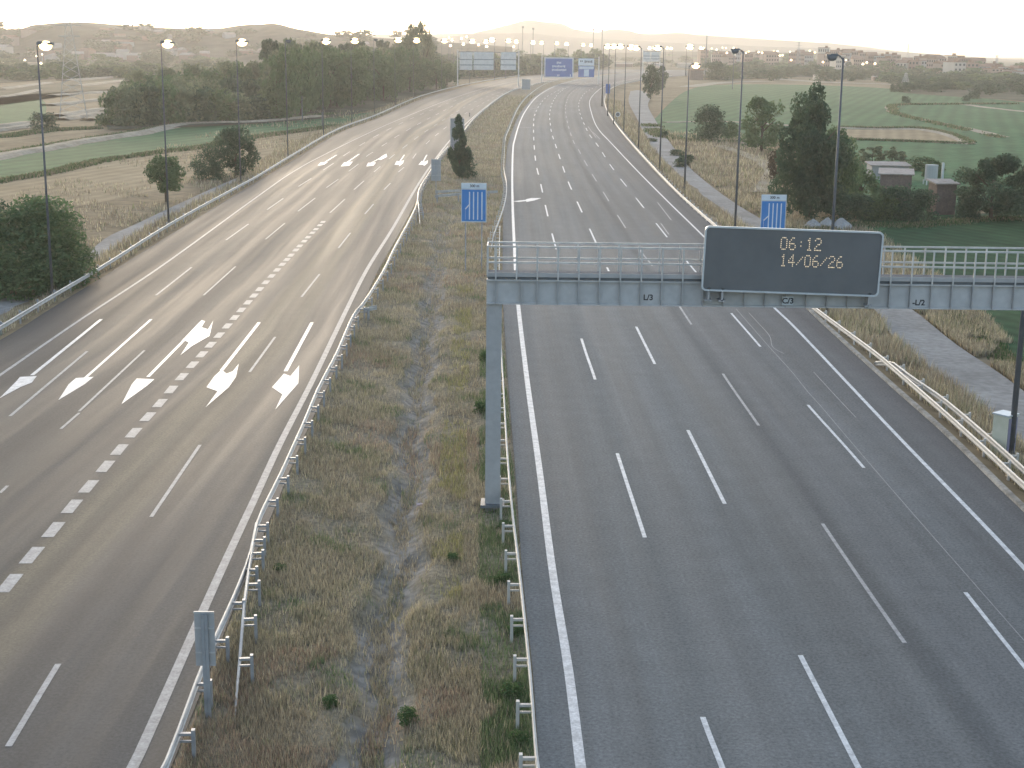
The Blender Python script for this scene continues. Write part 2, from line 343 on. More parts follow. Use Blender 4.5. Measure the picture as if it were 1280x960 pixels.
# median with its eroded ditch
D_c = Line([(425,1010),(455,940),(470,860),(487,760),(500,680),(510,600),(517,520),(527,450),(536,400),(545,340),(556,280),(575,200),(610,150),(650,115),(690,103)])
def med_z(x, y, t=None, z=0):
    a, b = float(Lr_edge(y)), float(Rl_edge(y)); wd = max(b - a, .5)
    e = min(x - a, b - x) / (wd * .5); e = max(0, min(1, e))
    base = -.03 - .35 * e ** .8 * min(1, wd / 6)
    d = abs(x - float(D_c(y)) - .22 * math.sin(y * .55) - .12 * math.sin(y * 1.7)); fade = max(0, min(1, (170 - y) / 80))
    dd = max(0, 1 - d / 1.0); base -= (.36 * fade + .05) * (dd ** .8) * min(1, e * 4)
    ridge = math.exp(-((d - 1.25) / .4) ** 2) * .07
    return base + ridge + rough(x, y, .035) * min(1, e * 5) + fade * .05 * math.sin(y * 3.1 + x) * dd
ym = ysamples(12, 1250, .45)
med = strip('median', Lr_edge, Rl_edge, 0, 0, ym, 44, m_ground, med_z)
# median soil material: dry straw soil, greyish bare channel picked by a mesh attribute
me = med.data; at = me.attributes.new('ditch', 'FLOAT', 'POINT')
vals = []
for v in me.vertices:
    x, y = v.co.x, v.co.y
    d = abs(x - float(D_c(y)) - .22 * math.sin(y * .55) - .12 * math.sin(y * 1.7)); vals.append(max(0, min(1, (.92 - d + .25 * math.sin(y*2.3+x*3) + .2*math.sin(y*.8)) / .5)) * max(0, min(1, (190 - y) / 60)))
at.data.foreach_set('value', vals)
mm = mat('median_soil', (.21, .175, .12), .95, (.30, .255, .18), .5, 7, bump=.5, bscale=5, fine=(5, .3))
n = mm.node_tree; b = n.nodes['Principled BSDF']; src = b.inputs['Base Color'].links[0].from_socket
ar = n.nodes.new('ShaderNodeAttribute'); ar.attribute_name = 'ditch'
nd = n.nodes.new('ShaderNodeTexNoise'); nd.inputs['Scale'].default_value = 2.2; nd.inputs['Detail'].default_value = 6
rp = n.nodes.new('ShaderNodeValToRGB'); rp.color_ramp.elements[0].position = .4; rp.color_ramp.elements[1].position = .6
rp.color_ramp.elements[0].color = (.19, .175, .15, 1); rp.color_ramp.elements[1].color = (.33, .305, .265, 1)
tc = n.nodes.new('ShaderNodeTexCoord'); n.links.new(tc.outputs['Object'], nd.inputs['Vector']); n.links.new(nd.outputs[0], rp.inputs[0])
mx = n.nodes.new('ShaderNodeMix'); mx.data_type = 'RGBA'; n.links.new(ar.outputs['Fac'], mx.inputs['Factor'])
n.links.new(src, mx.inputs[6]); n.links.new(rp.outputs[0], mx.inputs[7]); n.links.new(mx.outputs[2], b.inputs['Base Color'])
me.materials.clear(); me.materials.append(mm)

# ------------------------------------------------------------------ fields, tracks and paths (flat sheets on the plain)
lay = [0]
def sheet(name, pts, m, dz=None):
    lay[0] += 1; z = ZG + .012 + .006 * lay[0]
    vs = [P(a[0], a[1], z) for a in crs(pts + [pts[0]], 4)[:-1]]
    bm = bmesh.new(); bv = [bm.verts.new(v) for v in vs]; f = bm.faces.new(bv)
    bmesh.ops.triangulate(bm, faces=[f]); bmesh.ops.recalc_face_normals(bm, faces=bm.faces)
    for ff in bm.faces:
        if ff.normal.z < 0: ff.normal_flip()
    me = bpy.data.meshes.new(name); bm.to_mesh(me); bm.free(); me.materials.append(m)
    o = bpy.data.objects.new(name, me); COL.objects.link(o); o['kind'] = 'structure'; return o
def path(name, pts, wd, m, zb=0.05, hgt=0.0, kind='structure'):
    """a strip of given width in metres along traced points; hgt makes it a low bank"""
    lay[0] += 1; z = ZG + .012 + .006 * lay[0]
    q = [P(a[0], a[1], z) for a in crs(pts, 5)]; mb = MB(); vs = []
    for i, p in enumerate(q):
        t = (q[min(i+1, len(q)-1)] - q[max(i-1, 0)]).normalized(); nn = Vector((-t.y, t.x, 0)); ww = wd * (1 + .15 * math.sin(i * 1.7))
        vs += [p - nn * ww/2, p - nn * ww/5 + Vector((0, 0, hgt)), p + nn * ww/5 + Vector((0, 0, hgt)), p + nn * ww/2]
    fs = [(i*4+k, i*4+k+1, i*4+k+5, i*4+k+4) for i in range(len(q)-1) for k in range(3)]
    mb.add(vs, fs); return tag(mb.build(name, m), kind=kind)
sheet('field', [(-120,244),(0,226),(60,216),(125,201),(200,190),(250,184),(320,171),(425,157),(400,175),(330,205),(262,222),(200,236),(130,252),(0,276),(-120,300)], m_straw)
sheet('field', [(-120,222),(0,195),(100,178),(175,167),(225,157),(320,153),(440,143),(490,137),(470,145),(425,156),(370,162.5),(320,171),(250,184),(200,190),(125,201),(60,216),(0,226.5),(-120,246)], m_green)
sheet('field', [(-100,190),(0,178),(60,170),(130,163),(135,160),(60,165),(0,172),(-100,180)], m_straw)
sheet('field', [(-60,128),(0,126),(52,124),(56,146),(40,152),(0,156),(-60,162)], m_green)
for a, wd in (([(-80,215),(0,196),(60,186),(100,178),(175,167),(230,156),(320,153),(400,146)], 5), ([(-80,126),(0,122),(48,113)], 5), ([(62,120),(130,115)], 7), ([(60,132),(125,125)], 6), ([(70,145),(125,137)], 6), ([(75,150),(125,142)], 5), ([(-60,162),(0,158),(35,154)], 5), ([(-60,168),(0,163),(36,158)], 4), ([(95,108),(155,101)], 8), ([(80,101),(200,92)], 9), ([(175,99),(205,96.5)], 12), ([(215,95),(250,91),(285,86.5)], 22), ([(300,86),(345,83)], 20), ([(225,103),(245,102)], 8), ([(0,112),(60,104)], 6), ([(110,150),(150,143)], 5)):
    path('path', a, wd, m_pale, hgt=.5)
# right-hand plain
sheet('field', [(812,156),(838,128),(862,112),(900,106),(1000,106),(1115,111),(1280,128),(1480,150),(1480,260),(1300,262),(1230,262),(1130,285),(1075,282),(1062,215),(1045,190),(960,178),(880,176),(830,172)], m_green)
sheet('field', [(1178,386),(1130,330),(1095,296),(1150,275),(1300,262),(1480,258),(1900,420),(2000,900),(1700,760),(1380,545),(1280,470)], m_green2)
sheet('field', [(1048,161),(1090,162),(1150,162),(1190,171),(1214,180),(1140,177),(1050,173)], m_straw)
path('path', [(1050,174),(1100,174),(1150,177),(1212,180)], 3, m_pale, hgt=.2)
path('path', [(1048,160),(1100,161.5),(1150,162),(1190,170),(1212,180)], 3, m_pale, hgt=.2)
path('path', [(1270,129),(1200,129),(1145,129.5),(1120,131),(1113,135),(1122,142),(1150,149),(1185,156),(1220,163),(1252,171)], 3.5, m_pale)
path('path', [(1195,129),(1240,135),(1300,141),(1400,148)], 4.5, m_pale)
path('path', [(830,153),(900,152),(960,155),(1000,158)], 3, m_pale, hgt=.15)
path('path', [(860,108.5),(905,103),(960,101.5)], 10, m_pale)
path('path', [(960,98),(1040,103),(1110,105),(1160,108)], 14, m_pale)
path('path', [(1130,106),(1200,112),(1290,116)], 16, m_pale)
path('path', [(870,172),(930,176),(965,181)], 8, m_pale)
path('path', [(900,182),(940,196),(965,214),(950,240)], 2.5, m_pale)
sheet('service_road', [(788,114),(800,113),(813,120),(810,132),(818,148),(832,170),(845,188),(868,215),(925,258),(1030,318),(1131,380),(1196,431),(1271,482),(1420,600),(1650,775),(1680,960),(1420,720),(1218,504),(1159,465),(1117,423),(1089,383),(1000,325),(880,258),(842,222),(815,188),(797,150),(786,128)], m_track)
sheet('service_road', [(-100,405),(0,374),(50,364),(92,334),(130,299),(170,280),(240,247),(300,221),(306,224),(240,257),(180,289),(130,321),(100,346),(60,380),(0,408),(-100,455)], m_track)
sheet('field', [(560,100),(760,90),(900,99),(1000,96),(1110,101),(1200,104),(1500,118),(1500,84),(1200,76),(960,71),(640,66),(560,68)], m_scrub)
sheet('field', [(1130,116),(1200,121),(1500,138),(1500,118),(1200,110),(1120,111)], m_scrub)
sheet('field', [(-200,118),(0,104),(60,99),(200,88),(300,80),(400,74),(400,68),(0,80),(-200,86)], m_scrub)
sheet('field', [(-200,158),(0,122),(130,112),(240,100),(310,92),(320,86),(240,92),(60,104),(-200,128)], m_scrub)
sheet('field', [(135,162),(250,158),(340,153),(440,143),(520,120),(560,108),(500,100),(330,108),(230,118),(130,130)], m_scrub)
# far link roads crossing behind
path('link_road', [(760,77),(800,76.3),(850,77),(930,79.5),(1000,83)], 14, m_pale)
path('link_road', [(640,77),(700,78),(745,80)], 12, m_pale)

# ------------------------------------------------------------------ hills
def ridge(name, outline, D, wd, m, rows=7, jag=1.0, base=None):
    pts = crs(outline, 8); mb = MB(); vs = []; N = len(pts); random.seed(len(name) + int(D))
    nx = rows * 2 + 1
    for i, a in enumerate(pts):
        t = FW * F + RT * (a[0] - CX) - UP * (a[1] - CY); s = D / t.y
        p = Vector((t.x * s, D, H + t.z * s)); x = p.x; top = max(p.z, ZG + 1)
        for k in range(nx):
            u = (k - rows) / rows; h = (math.cos(u * math.pi) * .5 + .5) ** .8
            nzv = (math.sin(x*.011*jag + k*1.3) + math.sin(x*.037*jag - k*2.1) * .5) * .06 * (1 - abs(u)) * (0 if k == rows else 1)
            vs.append((x * (1 + u * wd / D), D + u * wd, ZG - .5 + (top - ZG) * max(0, h + nzv)))
    fs = [(i*nx+k, i*nx+k+1, (i+1)*nx+k+1, (i+1)*nx+k) for i in range(N-1) for k in range(nx-1)]
    mb.add(vs, fs); return tag(mb.build(name, m, smooth=True), kind='structure')
m_mount = mat('far_mountain', (.10, .10, .09), .95, (.16, .145, .12), .002, 6)
m_hill = mat('scrub_hill', (.04, .045, .028), .95, (.11, .095, .065), .012, 8, fine=(.06, .4))
ridge('mountains', [(-300,52),(0,50),(300,45),(560,42),(600,39),(635,31),(662,27),(700,29),(718,36),(745,40),(765,37),(785,38),(805,42),(850,42),(900,45),(960,49),(1010,52),(1060,56),(1110,62),(1160,67),(1300,76),(1600,90)], 5100, 600, m_mount)
ridge('mountains', [(500,50),(560,46),(590,42),(650,42),(700,45),(760,49),(860,54),(960,58),(1080,62),(1200,70),(1400,84)], 3900, 500, m_mount)
ridge('hills', [(-260,36),(-60,40),(0,37),(25,39),(45,31),(100,27),(180,33),(260,35),(320,31),(345,29),(375,37),(420,43),(480,47),(540,51),(600,55),(640,58)], 1700, 300, m_hill, jag=2)
ridge('hills', [(760,66),(860,64),(950,65),(1050,67),(1150,72),(1220,77),(1290,86),(1420,95)], 2600, 400, m_hill, jag=2)
ORD = 'first second third fourth fifth sixth seventh eighth ninth tenth eleventh twelfth thirteenth fourteenth fifteenth sixteenth seventeenth eighteenth nineteenth twentieth'.split()
def ordn(i):
    if i < 20: return ORD[i]
    t, u = divmod(i + 1, 10); T = {2: 'twent', 3: 'thirt', 4: 'fort', 5: 'fift', 6: 'sixt'}[t]
    return T + 'ieth' if u == 0 else T + 'y-' + ORD[u - 1]
# ------------------------------------------------------------------ painted markings
def ribbon(mb, line, y0, y1, wd, z=.008, off=0.0):
    yy = np.arange(y0, y1, max(.8, (y1 - y0) / 400)); yy = np.append(yy, y1) if len(yy) else np.array([y0, y1])
    vs = []
    for y in yy:
        x = float(line(y)) + off; dx = float(line(y + .5)) - float(line(y - .5)); nn = Vector((1, -dx, 0)).normalized()
        c = Vector((x, y, z)); vs += [c - nn * wd/2, c + nn * wd/2]
    mb.add(vs, [(2*i, 2*i+1, 2*i+3, 2*i+2) for i in range(len(yy) - 1)])
def Yof(px, py): return P(px, py, 0).y
def dashes(mb, line, ref, per, ln, y0, y1, wd, skip=()):
    k0 = math.floor((y0 - ref) / per)
    for k in range(k0, int((y1 - ref) / per) + 1):
        a = ref + k * per
        if a + ln < y0 or a > y1: continue
        ribbon(mb, line, a, a + ln, wd)
def pxrib(mb, x0, y0, x1, y1, wd, z=.008):
    a, b = P(x0, y0, z), P(x1, y1, z); t = (b - a).normalized(); nn = Vector((t.y, -t.x, 0)) * wd/2
    mb.add([a - nn, a + nn, b + nn, b - nn], [(0, 1, 2, 3)])
PER = Yof(727, 424) - Yof(772, 568)
def lastY(line): return P(745, 108, 0).y
mb = MB(); ribbon(mb, R_left, 14, 1000, .27); ribbon(mb, R_right, 14, 1000, .19)
tag(mb.build('edge_line', m_paint), kind='structure'); mb = MB(); ribbon(mb, L_left, 14, 1000, .20); ribbon(mb, L_right, 14, 1000, .30)
tag(mb.build('edge_line', m_paintm), kind='structure')
mb = MB()
for ln_, ref, w_ in ((R1, Yof(806, 672), .155), (R2, Yof(906, 630), .16), (R4, Yof(1080, 585), .145)):
    dashes(mb, ln_, ref, PER, 11.4, 14, 800, w_)
dashes(mb, LA, Yof(239.5, 334) - 0, PER * 1.0, 0.1, 0, 1, .2)
tag(mb.build('lane_line', m_paint), kind='structure')
mb = MB(); dashes(mb, R3, Yof(1131, 804), PER, 11.4, 14, 800, .14)
tag(mb.build('lane_line', m_paintm), kind='structure'); mb = MB()
def far(mb, line, ref, per, ln, y1, wd): dashes(mb, line, ref, per, ln, ref - .1, y1, wd)
# left carriageway: near dashes as traced, beyond them the regular rhythm
for (a, b, c, d) in ((12.5,520,109,439),(195,369,239.5,334),(282.5,300,310.5,280),(334,262,354,248),(373,233,389,223),(404,212.5,417,204)): pxrib(mb, a, b, c, d, .16)
for (a, b, c, d) in ((0,616,9.5,607),(76,536,99,516),(99,514,180.5,438),(254.5,369,294.5,333),(332,299,356,279),(372.5,264,394,247.5),(408,234.5,423,224),(436,214,448,205)): pxrib(mb, a, b, c, d, .14)
for (a, b, c, d) in ((189,646,250,556),(312,465,344,421),(377,371,399.5,342.5),(423,310,438,291),(456,267.5,467,255),(480,237,488,229),(498,215,505,209),(516,198,520,192)): pxrib(mb, a, b, c, d, .15)
for (a, b, c, d) in ((412.5,266,431,249),(442.5,237,455,226)): pxrib(mb, a, b, c, d, .16)
ribbon(mb, LD, 34, Yof(73, 830), .18)
P2 = Yof(436, 214) - Yof(408, 234.5)
far(mb, LA, Yof(429, 195), P2, 10, 700, .15); far(mb, LB, Yof(458, 195.5), P2, 10, 700, .15)
far(mb, LC, Yof(466, 215), P2, 10, 700, .15); far(mb, LD, Yof(532, 180), P2, 10, 700, .15)
tag(mb.build('lane_line', m_paintm), kind='structure')
# block line between the through lanes and the exit lanes
mb = MB()
for (x, y) in [(12,729),(40,694),(67,662),(90,633),(111,608),(132,583),(150,562),(167,541),(184,521),(200,504),(215,487),(228,471),(240,456),(252,443),(264,431),(274,419),(284,407.5),(294,397),(302.5,387.5),(310.5,378),(318,369.5),(325,361.5),(332.5,353),(339.5,345),(347,337.5),(353,330.5),(359,324.5),(364.5,319),(370,312.5),(375,307.5),(380.5,301.5),(386,296.5),(391,291),(395.5,286.5),(400,281.5),(404,277.5)]:
    y_ = Yof(x, y); ribbon(mb, LC, y_ - .85, y_ + .85, .46)
for k in range(1, 6): y_ = Yof(12, 729) - 2.95 * k; ribbon(mb, LC, y_ - .85, y_ + .85, .46)
tag(mb.build('block_line', m_paintm), kind='structure')
mb = MB()
for a in ([(920,386),(961,433),(990,465),(1010,490),(1028,510),(1072,562),(1135,635),(1205,715),(1290,812)],): 
    ln_ = Line(a); ribbon(mb, ln_, Yof(*a[-1]), Yof(*a[0]), .035, z=.005)
for a in ([(936,391),(948,404),(962,420),(966,434),(980,442)], [(1017,465),(1040,490),(1070,522)]):
    ln_ = Line(a); ribbon(mb, ln_, Yof(*a[-1]), Yof(*a[0]), .04, z=.005)
tag(mb.build('seam', m_seam), kind='structure')
mb = MB()
for (a, b, c, d) in ((822,253,839,275),(826,279,836,293),(735,158,745,172),(741,165,750,174)): pxrib(mb, a, b, c, d, .12, .006)
for (a, b, c, d) in ((649,159.6,664,159.2),(661,136,672,135.6),(670,127,680,126.6)): pxrib(mb, a, b, c, d, .5, .006)
tag(mb.build('worn_line', m_paintold), kind='structure')
# arrows
def poly(mb, pts, z=.010):
    vs = [P(a, b, z) for a, b in pts]; mb.add(vs, [tuple(range(len(vs)))])
def arrow(name, shaft, head, m, wd=.26, extra=()):
    mb = MB(); pxrib(mb, *shaft, wd, z=.010); poly(mb, head, .014)
    for i, e in enumerate(extra): poly(mb, e, .018 + .004 * i)
    o = mb.build(name, m); me = o.data
    for p in me.polygons: pass
    bm = bmesh.new(); bm.from_mesh(me)
    for f in bm.faces:
        f.normal_update()
        if f.normal.z < 0: f.normal_flip()
    bmesh.ops.triangulate(bm, faces=bm.faces); bm.to_mesh(me); bm.free()
    return tag(o, kind='structure')
arrow('road_arrow', (126.5,399,40,469), [(-1,498),(20,477),(25,471),(46,470),(40,478),(25,484)], m_paint, .22)
arrow('road_arrow', (189,399,107,472), [(73,500),(86,480),(95,472.5),(117,471),(106,480)], m_paintw, .18)
arrow('road_arrow', (254,401,185,471), [(152,505),(165,480),(171,473),(193,474),(184,482)], m_paintw, .19, extra=[[(226,427),(247,405),(252,400),(256.5,401.5),(252,409),(260,411.5),(266.5,400.5),(262,420),(240,432.5),(225.5,444),(236,428),(229,425)]])
arrow('road_arrow', (324,403,277,463), [(257,509),(272,489),(258,484),(268,470),(277,462),(283,467),(291,464),(298.5,454.5),(295,471),(286,484)], m_paintw, .22)
arrow('road_arrow', (390,403,357,464), [(344,512),(353,493),(340,484),(355,467),(363,470),(374,456.5),(373,479)], m_paintw, .22)
for s_, h_ in (((421,193.5,405,203.5), [(397,207),(401,203),(410,202.5),(405,206)]), ((449,192.5,433,203.5), [(426,208),(430,203),(441,202),(437,207)]), ((478,196,464,203.5), [(458,208),(460,203.5),(470,203),(467,207)]), ((505.5,193.5,499,203), [(493,206),(496,201),(500,202),(505,200),(504,204),(499,208),(499,206)]), ((533.5,193.5,529,202), [(523,206),(527,201),(531,202),(535,200),(534.5,204),(530,207.5),(529,206)])):
    ex = [[(472,199),(479,194),(483,192),(484,196),(476,200)]] if s_[0] == 478 else []
    arrow('road_arrow', s_, h_, m_paintw, .24, ex)
arrow('road_arrow', (644.5,252,661,250), [(658,252.5),(657.5,249),(664,247.5),(677,247.5),(668,250.5)], m_paint, .9)
# kerb on the outer side of the right carriageway
mb = MB(); yy = ysamples(14, 900, 1.0); vs = []
for y in yy:
    x = float(R_kerb(y)); vs += [(x - .02, y, -.02), (x, y, .11), (x + .24, y, .12), (x + .26, y, -.05)]
mb.add(vs, [(i*4+k, i*4+k+1, i*4+k+5, i*4+k+4) for i in range(len(yy)-1) for k in range(3)])
tag(mb.build('kerb', m_kerb), kind='structure')

# ------------------------------------------------------------------ guard rails
PROF = [(-.02, .155), (.03, .12), (.03, .06), (-.02, .03), (-.02, -.03), (.03, -.06), (.03, -.12), (-.02, -.155)]
def resample(q, step):
    out = [q[0]]; acc = 0
    for a, b in zip(q, q[1:]):
        L = (b - a).length; d = step - acc
        while d <= L: out.append(a.lerp(b, d / L)); d += step
        acc = (acc + L) % step
    return out
def guard_rail(label, pts, side, m=None, step=2.95, spacer=.34, ztop=.75, ends=(0, 0), group='steel guard rails along the motorway', post_z=None, double=False, maxp=98, rail_h=1.0):
    """pts trace the top of the rail; side = +1 if the posts stand on the right of the rail"""
    m = m or m_galv
    q = [P(a[0], a[1], ztop) for a in crs(sorted(pts, key=lambda a: -a[1]), 6)]
    q = resample(q, 1.5) + [q[-1]]; N = len(q)
    root = empty('guard_rail', (q[0].x, q[0].y, 0)); o0 = Vector((q[0].x, q[0].y, 0))
    tag(root, label, 'guard rail', group)
    mb = MB(); vs = []
    for i, p in enumerate(q):
        t = (q[min(i+1, N-1)] - q[max(i-1, 0)]); t.z = 0; t.normalize(); nn = Vector((-t.y, t.x, 0)) * side
        drop = 0
        if ends[0] and i * 1.5 < ends[0]: drop = (1 - i * 1.5 / ends[0]) * .95
        if ends[1] and (N - 1 - i) * 1.5 < ends[1]: drop = max(drop, (1 - (N-1-i) * 1.5 / ends[1]) * .95)
        for a, h in PROF: vs.append(p - o0 + nn * a + Vector((0, 0, (h * rail_h - .155) - drop)))
        # back face so that the sheet has thickness
        for a, h in reversed(PROF): vs.append(p - o0 + nn * (a - .012) + Vector((0, 0, (h * rail_h - .155) - drop)))
    n = len(PROF) * 2
    fs = [(i*n+k, i*n+(k+1) % n, (i+1)*n+(k+1) % n, (i+1)*n+k) for i in range(N-1) for k in range(n)]
    mb.add(vs, fs); mb.build('rail', m, root)
    # posts with spacers
    pr = resample(q, step); pm = MB(); L = spacer
    pm.box((.06 + L, 0, -.62), (.09, .14, 1.45)); pm.box((.05 + L/2, 0, -.02), (L, .10, .07)); pm.box((.05 + L/2, 0, -.22), (L, .06, .05))
    me = None
    total = len(pr); 
    for i, p in enumerate(pr[1:-1] if (ends[0] or ends[1]) else pr):
        if i >= maxp: break
        j = min(range(max(0, int(i*step/1.5)-4), min(N-1, int(i*step/1.5)+8)), key=lambda k_: (q[k_] - p).length)
        t = q[min(j+1, N-1)] - q[max(j-1, 0)]; t.z = 0
        if t.length < 1e-4: continue
        t.normalize(); nn = Vector((t.y, -t.x, 0)) * (side)
        if me is None: c = pm.build('post', m_galvd if m is m_galv else m, root); me = c.data
        else: c = bpy.data.objects.new('post', me); COL.objects.link(c); c.parent = root
        c.rotation_euler = (0, 0, math.atan2(nn.y, nn.x)); c.location = Vector((p.x, p.y, ztop - .1)) - o0
    return root
guard_rail('guard rail at the picture foot passing behind the grey two-post panel', [(188,985),(202,957),(212,937),(240,862),(252,830),(270,790),(292,742),(301,720),(312,690),(320,652)], 1)
guard_rail('rail whose buried end starts in the grass right of the grey panel', [(290,876),(299,800),(307,735),(315,680),(322,648),(335,620),(350,590),(361,566),(380,524),(397,484),(420,440),(440,395),(453,378)], 1, ends=(7, 0), step=2.95)
guard_rail('short rail turned into the median grass, left of the ditch halfway up', [(455,384),(463,382.5),(471,381)], 1, step=1.6)
guard_rail('slim rail between the left carriageway and median, above the turned-in rail and below the cypress', [(448,384),(460,368),(480,335),(492,310),(510,277),(520,256),(523,240)], 1, step=4)
guard_rail('buried rail end beside the left carriageway, level with the blue sign in the median', [(525,270),(522.5,240),(537,214),(548,196),(560,182)], 1, ends=(10, 0), step=4)
guard_rail('far rail along the inner edge of left carriageway beyond the cypress', [(578,165),(592,147.5),(615,128),(638,113.5),(668,105),(700,99)], 1, step=8)
guard_rail('guard rail along left edge of the right carriageway, from picture foot to beneath the gantry', [(684,1020),(672,950),(664,850),(655,760),(646,680),(640,630),(634,560),(630,490),(627,440),(625.5,400),(624.5,370),(624,337)], -1, m=m_rust)
guard_rail('rail leaving the right carriageway edge and running into the grass behind the gantry', [(613,305),(618,290),(624,274),(630,256),(633,240),(633,226),(630,210),(630.5,190),(632,172),(636.5,160),(647.5,135),(661.5,118),(685,103),(716,96.5)], -1, m=m_rust, step=4.5, ends=(6, 0))
guard_rail('short lap of rail hidden behind the left end of the gantry railing', [(624,337),(624.3,305),(625,282)], -1, m=m_rust, step=4)
guard_rail('outer guard rail of the right carriageway, lower of the two parallel rails near the cabinet', [(1420,728),(1280,603),(1240,566),(1182,514),(1122,462),(1089,435),(1017,382),(960,334),(895,281),(868,258),(840,232),(800,190),(771,156),(757,133),(757,120),(764,110),(790,101),(840,94)], 1, m=m_rust, step=3.6, maxp=99)
guard_rail('upper parallel rail standing behind the outer guard rail, right in front of the cabinet', [(1420,712),(1280,584),(1240,548),(1182,499),(1140,470),(1112,449),(1092,437)], 1, m=m_rust, step=3.6, ends=(0, 4))
guard_rail('long guard rail on the outer edge of left carriageway, beneath the street lamps', [(-150,497),(0,407),(60,371),(130,330),(210,280),(290,236),(320,220),(370,190),(420,161.5),(470,143),(520,121.5),(570,107.5),(620,98),(650,94)], -1, step=4, maxp=99)
guard_rail('rail crossing the median grass just left of the blue sign', [(543.5,243.5),(560,242),(577,240.5)], 1, step=3.5)
guard_rail('rail crossing the median grass left of the blue sign, the farther of a close pair', [(544,238),(560,237.2),(577,236.5)], 1, step=3.5)
guard_rail('short rail piece in the median between the blue sign and right carriageway', [(609,238.5),(622,238)], 1, step=3.5)

# ------------------------------------------------------------------ gantry with variable message sign
gb = P(617, 637, -.1); GY = gb.y; mg = mpp(gb)
def atY(px, py, Y):
    d = FW * F + RT * (px - CX) - UP * (py - CY); s = Y / d.y
    return Vector((d.x * s, Y, H + d.z * s))
tilt = 0.0
pL = atY(608, 380, GY); xL = pL.x; zb = pL.z; zt = atY(608, 350, GY).z; xR = 23.5
gz = lambda x: 0.0
DEP = 1.15   # walkway depth behind beam face
root = empty('sign_gantry', (xL, GY, 0)); O = Vector((xL, GY, 0))
tag(root, 'grey steel sign gantry with railed walkway spanning the right carriageway', 'gantry')
W = xR - xL
mb = MB(); pw = atY(626, 500, GY).x - xL
mb.box((pw/2, .35, (zb - .6)/2), (pw, .5, zb + .6 - .006)); mb.build('post', m_grey, root)
mb = MB(); mb.box((pw/2, .35, .05), (pw + .35, .95, .12)); mb.build('base_plate', m_greyd, root)
mb = MB(); mb.box((W - pw/2, .35, (zb - .6)/2), (pw, .5, zb + .6 - .006)); mb.build('post', m_grey, root)
mb = MB(); mb.box((W/2, .10, (zb + zt)/2), (W, .04, zt - zb)); mb.box((W/2, .10, zb + .03), (W, .30, .06)); mb.box((W/2, .10, zt), (W, .30, .06))
mb.box((W/2, .95, (zb + zt)/2), (W, .04, zt - zb)); mb.build('beam', m_beam, root)
nb = int(W / .79)
first = None
for i in range(nb + 1):
    x = .35 + i * .79
    if i == 1: x = 2 * .79 - .25
    if first is None: mb = MB(); mb.box((0, -.02, (zb+zt)/2), (.035, .16, zt - zb - .02)); first = mb.build('stiffener', m_grey, root); c = first
    else: c = first.copy(); COL.objects.link(c); c.parent = root
    c.location = (x, 0, 0)
mb = MB(); mb.box((W/2, .52, zt + .20), (W, 1.2, .05)); mb.build('walkway', m_deck, root)
mb = MB(); mb.box((W/2, -.075, zt + .225), (W, .02, .16)); mb.build('toe_board', m_grey, root)
mb = MB(); mb.box((W/2, .10, zt + .10), (W - .1, .2, .12)); mb.build('bearing_strip', m_greyd, root)
def railing(y):
    mb = MB(); z0 = zt + .2; hh = 1.1
    for z in (z0 + hh, z0 + .5): mb.bar((0, y, z), (W, y, z), .065, .065)
    for i in range(nb + 1):
        x = .35 + i * .79
        mb.box((x, y, z0 + hh/2 - .1), (.055, .055, hh + .15))
    for x in (.03, W - .03): mb.box((x, y, z0 + hh/2), (.06, .06, hh))
    return mb.build('railing', m_galv, root)
railing(-.09); railing(1.12)
mb = MB()
for z in (zt + 1.3, zt + .7): mb.bar((.03, -.09, z), (.03, 1.12, z), .05, .05)
mb.build('end_rail', m_galv, root)
def lab(txt, px, py, plate):
    p = atY(px, py, GY) - O
    if plate: mb = MB(); mb.box((p.x, -.12, p.z), (.42, .03, .34)); mb.build('label_plate', m_frame, root)
    cu = bpy.data.curves.new('lane_label', 'FONT'); cu.body = txt; cu.size = .30; cu.align_x = 'CENTER'; cu.align_y = 'CENTER'; cu.extrude = .004; cu.offset = .008
    t = bpy.data.objects.new('t', cu); COL.objects.link(t); bpy.context.view_layer.update()
    me = bpy.data.meshes.new_from_object(t); bpy.data.objects.remove(t); me.materials.clear(); me.materials.append(m_black)
    o = bpy.data.objects.new('lane_label', me); COL.objects.link(o); o.parent = root; o.location = (p.x, -.145 if plate else -.115 + .19, p.z); o.rotation_euler = (math.pi/2, 0, 0)
lab('L/3', 810.5, 372.5, False); lab('C/3', 984, 375.5, True); lab('-L/2', 1149, 379, False)
# text sits on the web (y=.08) between the stiffeners
# message sign: its own panel bolted to the gantry
vy = GY - .62
c1 = atY(880, 282.5, vy); c2 = atY(1104, 290, vy); c3 = atY(878, 365, vy); c4 = atY(1100, 370, vy)
vw = (c2.x - c1.x); vh = (c1.z + c2.z)/2 - (c3.z + c4.z)/2; vc = (c1 + c2 + c3 + c4) / 4
vr = empty('message_sign', (vc.x, vy, vc.z)); vr.rotation_euler = (0, math.atan2(8, 224) - RO, 0)
tag(vr, 'dark electronic message sign showing amber time and date, mounted on the gantry', 'message sign')
def rrect(w, h, r, n=6):
    pts = []
    for cx, cy, a0 in ((w/2-r, h/2-r, 0), (-w/2+r, h/2-r, 90), (-w/2+r, -h/2+r, 180), (w/2-r, -h/2+r, 270)):
        for k in range(n + 1): a = math.radians(a0 + 90 * k / n); pts.append((cx + r * math.cos(a), cy + r * math.sin(a)))
    return pts
def rpanel(mb, w, h, r, y0, y1):
    p = rrect(w, h, r); n = len(p); mb.add([(a, y0, b) for a, b in p] + [(a, y1, b) for a, b in p], [tuple(range(n)), tuple(range(2*n-1, n-1, -1))] + [(i, i+n, (i+1) % n + n, (i+1) % n) for i in range(n)])
